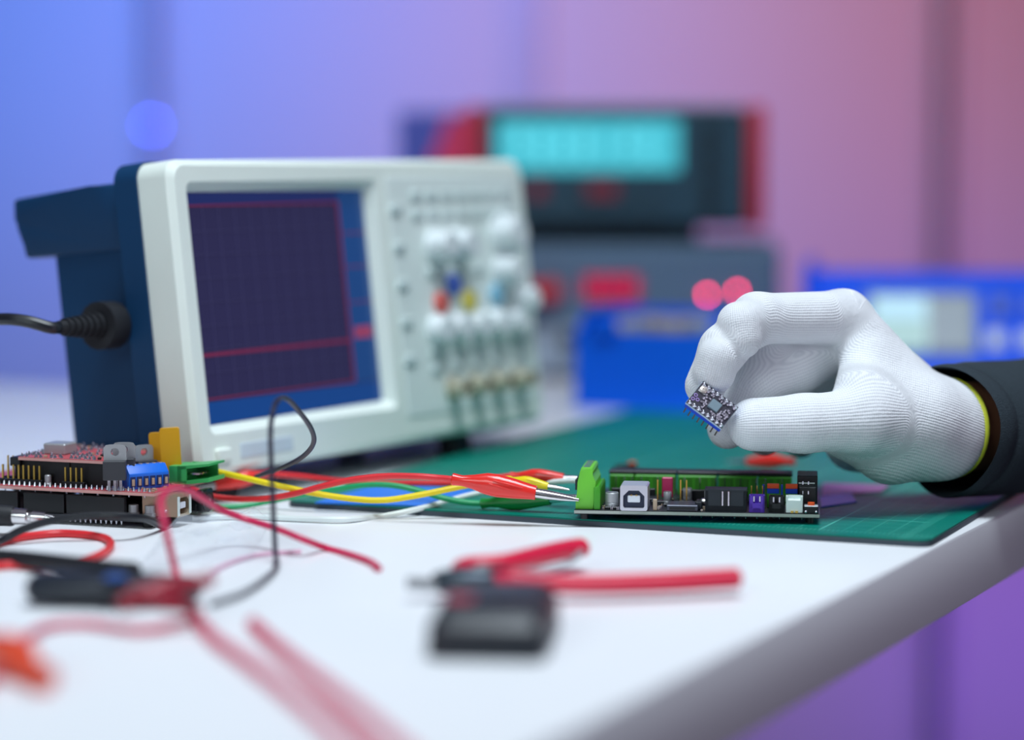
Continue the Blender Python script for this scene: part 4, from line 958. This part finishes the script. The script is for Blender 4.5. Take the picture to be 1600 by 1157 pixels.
def regulator(px, D, yaw, dz=0.0):
    X = (px - 800) / FPX * D; d = Vector((X, D, 0)) - LO
    c, s = math.cos(-LYAW), math.sin(-LYAW); lx, ly = c * d.x - s * d.y, s * d.x + c * d.y
    r = MB(); m = Matrix.Translation((lx, ly, 0.0016 + dz)) @ Matrix.Rotation(yaw - LYAW, 4, 'Z')
    b = MB().bx(-0.0049, 0.0049, -0.0044, -0.0002, 0.0048, 0.0132, 0.0003); b.xf(m); bo = b.build('regulator', to_body, sh, 'upright regulator with a drilled metal tab')
    # metal tab with a round hole
    t = MB(); n_ = 20; y0, y1 = -0.0012, 0.0000
    cz = 0.0168
    ocl = [(-0.0049, 0.0130), (0.0049, 0.0130), (0.0049, 0.0188), (0.0037, 0.0200), (-0.0037, 0.0200), (-0.0049, 0.0188)]
    def outer(a):
        # ray from hole centre to the outline
        dx, dz = math.cos(a), math.sin(a); best = None
        for i in range(6):
            ax_, az = ocl[i]; bx_, bz_ = ocl[(i + 1) % 6]; ex_, ez_ = bx_ - ax_, bz_ - az
            den = dx * ez_ - dz * ex_
            if abs(den) < 1e-12: continue
            tt = ((ax_) * ez_ - (az - cz) * ex_) / den; uu = ((ax_) * dz - (az - cz) * dx) / den
            if tt > 0 and -1e-6 <= uu <= 1 + 1e-6: best = tt if best is None else min(best, tt)
        return dx * best, cz + dz * best
    A_ = [2 * PI * k / n_ for k in range(n_)]
    hole = 0.0018
    def rg(y, f): return [t.bm.verts.new(m @ Vector((p[0], y, p[1]))) for p in [f(a) for a in A_]]
    O0, O1 = rg(y0, outer), rg(y1, outer); hf = lambda a: (hole * math.cos(a), cz + hole * math.sin(a)); H0, H1 = rg(y0, hf), rg(y1, hf)
    for k in range(n_):
        q = (k + 1) % n_
        for a_, b_ in ((O0, H0), (H0, H1), (H1, O1), (O1, O0)): t.bm.faces.new((a_[k], a_[q], b_[q], b_[k]))
    t.build('metal_tab', steel_dull, bo)
    for x in (-0.00254, 0, 0.00254):
        l = MB().bx(x - 0.0006, x + 0.0006, -0.0026, -0.0019, -dz, 0.0050); l.xf(m); l.build('lead', tin, bo)
regulator(190, 1.0480, 0.05); regulator(176, 1.0395, 0.02); regulator(219, 1.0640, 0.75, -0.003)
# blue terminal
bt_o = Vector((-0.0138, 0.0040, 0.0016)); btm = Matrix.Translation(bt_o) @ Matrix.Rotation(math.radians(36) - LYAW, 4, 'Z')
BLN = 0.0192
t_ = MB().prism([(0, 0, 0), (0, 0.0108, 0), (0, 0.0114, 0.0060), (0, 0.0090, 0.0100), (0, 0.0032, 0.0104), (0, -0.0002, 0.0068)], (BLN, 0, 0), 0.0003); t_.xf(btm)
bt = t_.build('screw_terminal', blue_term, sh, 'blue six way screw terminal')
for k in range(6):
    x = BLN * (k + .5) / 6
    f_ = MB(); f_.bx(x - 0.0012, x + 0.0012, -0.0005, 0.0002, 0.0012, 0.0056); f_.xf(btm); o = f_.build('wire_opening', M('opening_navy', '#0A2A66', 0.6), bt)
    f_ = MB(); f_.bx(x - 0.0006, x + 0.0006, -0.0009, -0.0004, 0.0018, 0.0046); f_.xf(btm); f_.build('clamp', smd_tan, bt)
    f_ = MB(); f_.cyl((x, 0.0048, 0.0100), (x, 0.0048, 0.0107), 0.0011); f_.xf(btm); f_.build('screw', tin, bt)
# amber fuses
for (px, py0, D, w_, yaw) in ((266, 748, 1.0660, 0.0088, 0.10), (247, 745, 1.0720, 0.0080, 0.10)):
    X = (px - 800) / FPX * D; d = Vector((X, D, 0)) - LO; c, s = math.cos(-LYAW), math.sin(-LYAW); lx, ly = c * d.x - s * d.y, s * d.x + c * d.y
    m = Matrix.Translation((lx, ly, 0.0016)) @ Matrix.Rotation(yaw - LYAW, 4, 'Z') @ Matrix.Rotation(math.radians(-3), 4, 'Y')
    f_ = MB().prism([(p[0] - w_ / 2, -0.0015, p[1] + 0.0036) for p in rrect(0, w_, 0, 0.0208 if px > 250 else 0.0180, 0.0010, 0)], (0, 0.003, 0), 0.0004); f_.xf(m)
    fo = f_.build('amber_fuse', yellow_pl, sh, 'amber upright slab fuse')
    for dx in (-0.0025, 0.0025):
        l = MB().bx(dx - 0.0004, dx + 0.0004, -0.0004, 0.0004, 0, 0.004); l.xf(m); l.build('lead', tin, fo)
# green plug shell
gp = MB(); gx0, gx1, gy0, gy1 = -0.0075, 0.0120, 0.0285, 0.0440
gp.bx(gx0, gx0 + 0.0060, gy0, gy1, 0.0016, 0.0096)
gp.prism([(gx0 + 0.006, gy0, 0.0082), (gx0 + 0.006, gy0, 0.0098), (gx1, gy0, 0.0113), (gx1, gy0, 0.0103)], (0, gy1 - gy0, 0))
gp.prism([(gx0 + 0.006, gy0, 0.0014), (gx0 + 0.006, gy0, 0.0030), (gx1, gy0, 0.0050), (gx1, gy0, 0.0032)], (0, gy1 - gy0, 0))
gp.bx(gx0 + 0.004, gx0 + 0.0085, gy0, gy0 + 0.0008, 0.0020, 0.0096); gp.bx(gx0 + 0.004, gx1 - 0.003, gy1 - 0.0008, gy1, 0.0030, 0.0100)
gp = gp.build('plug_terminal', green_plug, sh, 'mint green open plug terminal')
for k in range(4): MB().bx(gx0 + 0.005, gx1 - 0.0060, gy0 + 0.0028 + 0.0032 * k, gy0 + 0.0036 + 0.0032 * k, 0.0058, 0.0066).build('pin', tin, gp)
rs = random.Random(5); s1, s2 = MB(), MB()
for k in range(50):
    x = rs.uniform(-0.016, -0.001); y = rs.uniform(0.001, 0.05)
    s1.box((x, y, 0.0020), (0.0014, 0.0010, 0.0008)); s2.box((x - 0.0008, y, 0.0020), (0.0004, 0.0010, 0.0008))
s1.build('surface_parts', smd_tan, sh, kind='stuff', smooth=False); s2.build('surface_pads', tin, sh, kind='stuff', smooth=False)

up_ = root('display_board', 'small red board covered in solder points, topmost of the left stack', 'circuit board', LO + Vector((0, 0, 0.0270)), (0, 0, LYAW))
MB().bx(-0.0690, -0.0225, 0.0040, 0.0480, 0, 0.0012).build('board_core', pcb_red_edge, up_, 'pink fibre edge of the board')
MB().bx(-0.0689, -0.0226, 0.0041, 0.0479, 0.0012, 0.0015).build('solder_mask', pcb_red, up_)
j1, j2, j3 = MB(), MB(), MB()
for r_ in range(9):
    for k in range(19):
        if rs.random() < 0.25: continue
        x = -0.0678 + 0.0024 * k + rs.uniform(-.0004, .0004); y = 0.0055 + 0.0052 * r_ + rs.uniform(-.001, .001)
        q = rs.random()
        if q < 0.8: j1.lathe((x, y, 0.0015), (0, 0, 1), [(0, 0.0009), (0.0004, 0.0008), (0.0009, 0.0004), (rs.uniform(.0011, .0022), 0.00028)], 7)
        elif q < 0.92: j2.box((x, y, 0.0020), (0.0014, 0.0009, 0.0009))
        else: j3.box((x, y, 0.0020), (0.0014, 0.0010, 0.0009))
j1.build('solder_joints', tin, up_, kind='stuff'); j2.build('surface_parts', chip_m, up_, kind='stuff', smooth=False); j3.build('surface_caps', smd_tan, up_, kind='stuff', smooth=False)
MB().bx(-0.0630, -0.0520, 0.0150, 0.0260, 0.0015, 0.0065, 0.0006).build('shield_can', steel_dull, up_, 'small silver metal can')
MB().bx(-0.0740, -0.0690, 0.0050, 0.0440, -0.0030, 0.0010, 0.0004).build('edge_socket', black_pl, up_)

# ------------------------------------------------------------------ test probe and cables in front of the stack
pr = root('test_probe', 'metal tipped black test probe lying in front of the left boards', 'probe', P(86, 810, 1.012))
q0, q1 = P(86, 810, 1.012), P(-60, 803, 1.02); d_ = (q1 - q0); pi_ = Matrix.Translation(-q0)
pb = MB(); pb.lathe(q0, d_, [(0, 0.0010), (0.002, 0.0014), (0.004, 0.0016), (0.0041, 0.0022), (0.010, 0.0026), (0.0105, 0.0020), (0.012, 0.0020), (0.0122, 0.0033), (0.0170, 0.0036), (0.0185, 0.0036)], 16)
pb.xf(pi_).build('metal_tip', steel, pr)
pb = MB(); pb.lathe(q0 + d_.normalized() * 0.0184, d_, [(0, 0.0040), (0.001, 0.0044), (0.02, 0.0048), (0.045, 0.0050), (0.046, 0)], 18)
pb.xf(pi_).build('grip', black_soft, pr)
o = MB().tube([T(-120, 890, .0022), T(-40, 862, .0022), P(0, 846, 0.985), P(40, 826, 0.992), P(90, 812, 0.998), P(150, 806, 1.000), P(200, 808, 1.001), P(230, 812, 1.012), T(256, 823, .00145), T(268, 816, .00145), T(272, 806, .00145), T(262, 797, .00145)], lambda t: 0.0017 - 0.0003 * max(0, t - .5) * 2, 10).build('test_cable', black_wire); props(o, 'black cable arching in front of the left boards', 'cable')
o = MB().tube([T(-130, 905, .0017), T(-50, 893, .0017), T(10, 884, .0017), T(70, 884, .0017), T(130, 876, .0017), T(166, 862, .0017), T(172, 847, .0017), T(150, 838, .0017), T(95, 834, .0017), T(40, 839, .0017), T(0, 848, .0017), T(-60, 865, .0017)], 0.0017, 10).build('looped_lead', red_wire); props(o, 'red lead bent into a loop on the desk beside the black probe', 'cable')

# black clamp with a tail and a red clip in front of it
cl = root('cable_clamp', 'black oval cable clamp with a painted blue sheen, blurred in the near left', 'clamp', T(175, 925, 0))
ci = Matrix.Translation(-T(175, 925, 0))
c0, c1 = T(45, 918, 0.006), T(312, 922, 0.006)
dv = (c1 - c0); bm_ = MB(); mm_ = axes(c0, dv)
loft(bm_, [(0, 0, .005, .003), (0.002, 0, .0085, .0050), (0.010, 0.0003, .0105, .0056), (0.030, 0.0003, .0110, .0058), (0.048, 0, .0095, .0054), (dv.length - 0.003, 0, .0085, .0048), (dv.length, 0, .0055, .0030)], 24)
bm_.xf(ci @ mm_); bm_.build('shell', M('clamp_black', '#1E2530', 0.35, noise=0.05), cl)
b_ = MB().lathe(T(180, 905, 0.0112), (0, 0, 1), [(0, 0.0045), (0.0010, 0.0042), (0.0016, 0.003), (0.0017, 0)], 16); b_.xf(ci); b_.build('sheen', M('sheen_blue', '#3A5A9A', 0.3), cl, 'blue rivet')  # blue disc painting a sheen onto the black shell
b_ = MB().tube([T(-60, 868, .004), T(10, 871, .004), T(90, 880, .005), T(160, 890, .006), T(210, 896, .006)], lambda t: 0.0026 + 0.0016 * t, 12); b_.xf(ci); b_.build('tail', black_soft, cl)
clip_lead('clip_lead', 'dark red crocodile clip crossing the black clamp, blurred in the near left', T(332, 905, .0150), T(110, 966, .0070), dark_red, pink_wire, None, jaws=False)
clip_lead('clip_lead', 'dark crimson crocodile clip nearest the lower left corner of the desk', T(310, 958, .0062), T(150, 905, .0190), dark_red, pink_wire,
          [T(-80, 1150, .0018), T(0, 1040, .0018), T(60, 985, .0018), T(130, 975, .0018), T(220, 985, .0018), T(290, 972, .003)], jaws=False)
# standing and looping wires
o = MB().tube([T(330, 945, .0013), T(380, 928, .0013), T(415, 905, .0013), T(432, 886, .0014), P(430, 860, .946), P(427, 800, .950), P(424, 730, .953), P(423, 670, .957), P(430, 632, .965), P(445, 622, .985), P(465, 640, 1.005), P(487, 672, 1.025), P(489, 695, 1.04), P(470, 716, 1.055), P(435, 733, 1.07), P(400, 745, 1.085)], 0.0011, 10).build('jumper_wire', M('dark_violet_insulation', '#23233A', 0.4)); props(o, 'dark thin wire standing up in a tall arch in front of the oscilloscope', 'wire')
o = MB().tube([T(286, 925, .0015), P(276, 900, .905), P(264, 850, .905), P(254, 805, .91), P(252, 780, .92), P(268, 764, .935), P(296, 768, .95), P(322, 783, .965), P(345, 797, .98), P(385, 812, .985), P(430, 826, .975), P(470, 842, .96), T(510, 857, .0014), T(550, 868, .0014), T(580, 879, .0014), T(592, 889, .0014)], 0.00135, 10).build('jumper_wire', pink_wire); props(o, 'crimson wire arching over the left boards and down onto the bare desk', 'wire')
o = MB().tube([T(470, 862, .0011), T(400, 868, .0011), T(350, 884, .0011), T(320, 905, .0011), T(300, 935, .0011)], 0.0008, 8).build('jumper_wire', M('pale_pink_insulation', '#E6B4CC', 0.4)); props(o, 'faint pale pink thin wire curving on the desk near the clamp', 'wire')
o = MB().tube([T(300, 960, .0016), T(335, 1000, .0016), T(385, 1035, .0016), T(440, 1075, .0016), T(520, 1140, .0016), T(600, 1230, .0016)], 0.0021, 10).build('test_cable', pink_wire); props(o, 'crimson cable leaving the bottom edge, left one of the blurred pair', 'cable')
o = MB().tube([T(395, 975, .0016), T(420, 1000, .0016), T(460, 1035, .0016), T(510, 1075, .0016), T(570, 1125, .0016), T(660, 1210, .0016)], 0.0023, 10).build('test_cable', pink_wire); props(o, 'crimson cable leaving the bottom edge, right one of the blurred pair', 'cable')
clip_lead('clip_lead', 'orange red crocodile clip cut by the lower left edge of the picture', T(70, 1062, .0042), T(-60, 985, .0042), M('orange_red_vinyl', '#F0532E', 0.3), red_wire, None, jaws=False)

# ------------------------------------------------------------------ cutters with red handles
pv = T(752, 900, 0.009)
pli = root('wire_cutters', 'wire cutters with two red handles lying open on the white desk', 'pliers', Vector((pv.x, pv.y, 0)))
pI = Matrix.Translation(-Vector((pv.x, pv.y, 0)))
def handle(pts, r, name, m, lab=None):
    b = MB(); b.tube(pts, r, 14, flat=0.75); b.xf(pI); return b.build(name, m, pli, lab)
hm = M('red_handle_grip', '#DE1F45', 0.35, noise=0.03)
prof_h = lambda t: 0.0036 + 0.0014 * math.sin(min(1, t * 1.4) * PI * .5) - (0.0022 if t > 0.985 else 0)
handle([pv + Vector((0.004, -0.004, -.001)), T(800, 906, .0075), T(860, 912, .0065), T(940, 913, .0062), T(1040, 910, .0062), T(1110, 906, .0064), T(1157, 903, .0066)], prof_h, 'handle', hm)
handle([pv + Vector((-0.008, 0.008, 0)), T(730, 884, .009), T(790, 880, .009), T(840, 869, .009), T(880, 860, .009), T(912, 855, .009)], prof_h, 'handle', hm)
sp_ = MB(); sp_.tube([pv + Vector((0.010, 0.004, 0)), T(820, 893, .009), T(865, 888, .009), T(895, 876, .009), T(908, 862, .009)], 0.0011, 8); sp_.xf(pI); sp_.build('return_spring', steel_dull, pli)
hd = MB(); loft(hd, [(-0.014, 0, .0006, .0030), (-0.010, 0, .0040, .0042), (-0.002, 0, .0078, .0048), (0.006, 0, .0082, .0050), (0.012, 0, .0060, .0046), (0.016, 0, .0030, .0030)], 20)
hd.xf(Matrix.Translation((-0.004, 0.001, 0.007)) @ Matrix.Rotation(math.radians(12), 4, 'Z')); hd.build('jaw_head', M('dark_tool_steel', '#3C4650', 0.35, 0.6), pli, 'dark steel head')
MB().lathe((0.0, 0.001, 0.0116), (0, 0, 1), [(0, 0.0034), (0.0010, 0.0032), (0.0014, 0.002), (0.00145, 0)], 16).build('pivot_screw', steel_dull, pli)
for s in (-1, 1):
    MB().prism([(-0.016, 0.001 * s - 0.002, 0.004), (-0.016, 0.0035 * s - 0.002, 0.004), (-0.026, 0.0022 * s - 0.004, 0.005), (-0.027, 0.0004 * s - 0.0045, 0.005)], (0, 0, 0.004), 0.0003).build('jaw', steel_dull, pli)

# black boxy tool nearest the camera
bo0 = T(768, 1022, 0)
bx_ = root('plastic_case', 'small black plastic case with a red mark, blurred nearest to the camera', 'case', Vector((bo0.x + 0.001, bo0.y + 0.017, 0)), (0, 0, math.radians(-6)))
cse = MB()
def ring_b(z, w0, w1, d0, d1, r): return [(p[0], p[1], z) for p in rrect(w0, w1, d0, d1, r, 0)]
cse.rings([ring_b(0.0, -0.0185, 0.0185, -0.029, 0.029, 0.005), ring_b(0.001, -0.0195, 0.0195, -0.030, 0.030, 0.006), ring_b(0.0085, -0.0190, 0.0190, -0.0295, 0.030, 0.006), ring_b(0.0125, -0.0165, 0.0170, -0.024, 0.028, 0.006), ring_b(0.0135, -0.0145, 0.0150, -0.020, 0.026, 0.005)])
for v_q in cse.bm.verts: v_q.co.z *= 1.2
cse.build("shell", M('case_black', '#20262E', 0.38, noise=0.05), bx_)
MB().bx(-0.0150, -0.0060, -0.0160, -0.0040, 0.0163, 0.0167, 0.0001).build('mark', M('case_mark_red', '#A83248', 0.45), bx_, 'red printed mark')
MB().bx(-0.0100, 0.0120, 0.0040, 0.0200, 0.0163, 0.0166, 0.0001).build('label_plate', M('case_plate', '#39424E', 0.4), bx_)

# ------------------------------------------------------------------ crumpled clear bag in front of the left boards
bag_m = M('clear_polythene', '#DDE6F2', 0.18, noise=0.02, alpha=0.16)
bb = bmesh.new(); nu, nv = 26, 22; rb2 = random.Random(4)
ph = [(rb2.uniform(60, 190), rb2.uniform(60, 190), rb2.uniform(0, 6), rb2.uniform(.4, 1)) for _ in range(7)]
b0, bu, bv_ = T(205, 905, 0), (T(395, 880, 0) - T(205, 905, 0)), (T(262, 832, 0) - T(205, 905, 0))
bb_v = []
for i in range(nu):
    row = []
    for j in range(nv):
        u, v = i / (nu - 1), j / (nv - 1); p = b0 + bu * u + bv_ * v
        z = sum(a * abs(math.sin(p.x * f1 + p.y * f2 * (1 if k % 2 else -1) + o_)) for k, (f1, f2, o_, a) in enumerate(ph)) / 5
        edge = min(1, 6 * min(u, 1 - u, v, 1 - v) + 0.12)
        p.z = 0.0015 + 0.010 * z * edge; row.append(bb.verts.new(p - b0))
    bb_v.append(row)
for i in range(nu - 1):
    for j in range(nv - 1): bb.faces.new((bb_v[i][j], bb_v[i + 1][j], bb_v[i + 1][j + 1], bb_v[i][j + 1]))
mb_ = bpy.data.meshes.new('clear_bag'); bb.to_mesh(mb_); bb.free(); mb_.shade_smooth(); mb_.materials.append(bag_m)
bag = bpy.data.objects.new('clear_bag', mb_); COL.objects.link(bag); bag.location = b0
props(bag, 'crumpled clear plastic bag lying on the desk in front of the left boards', 'bag')
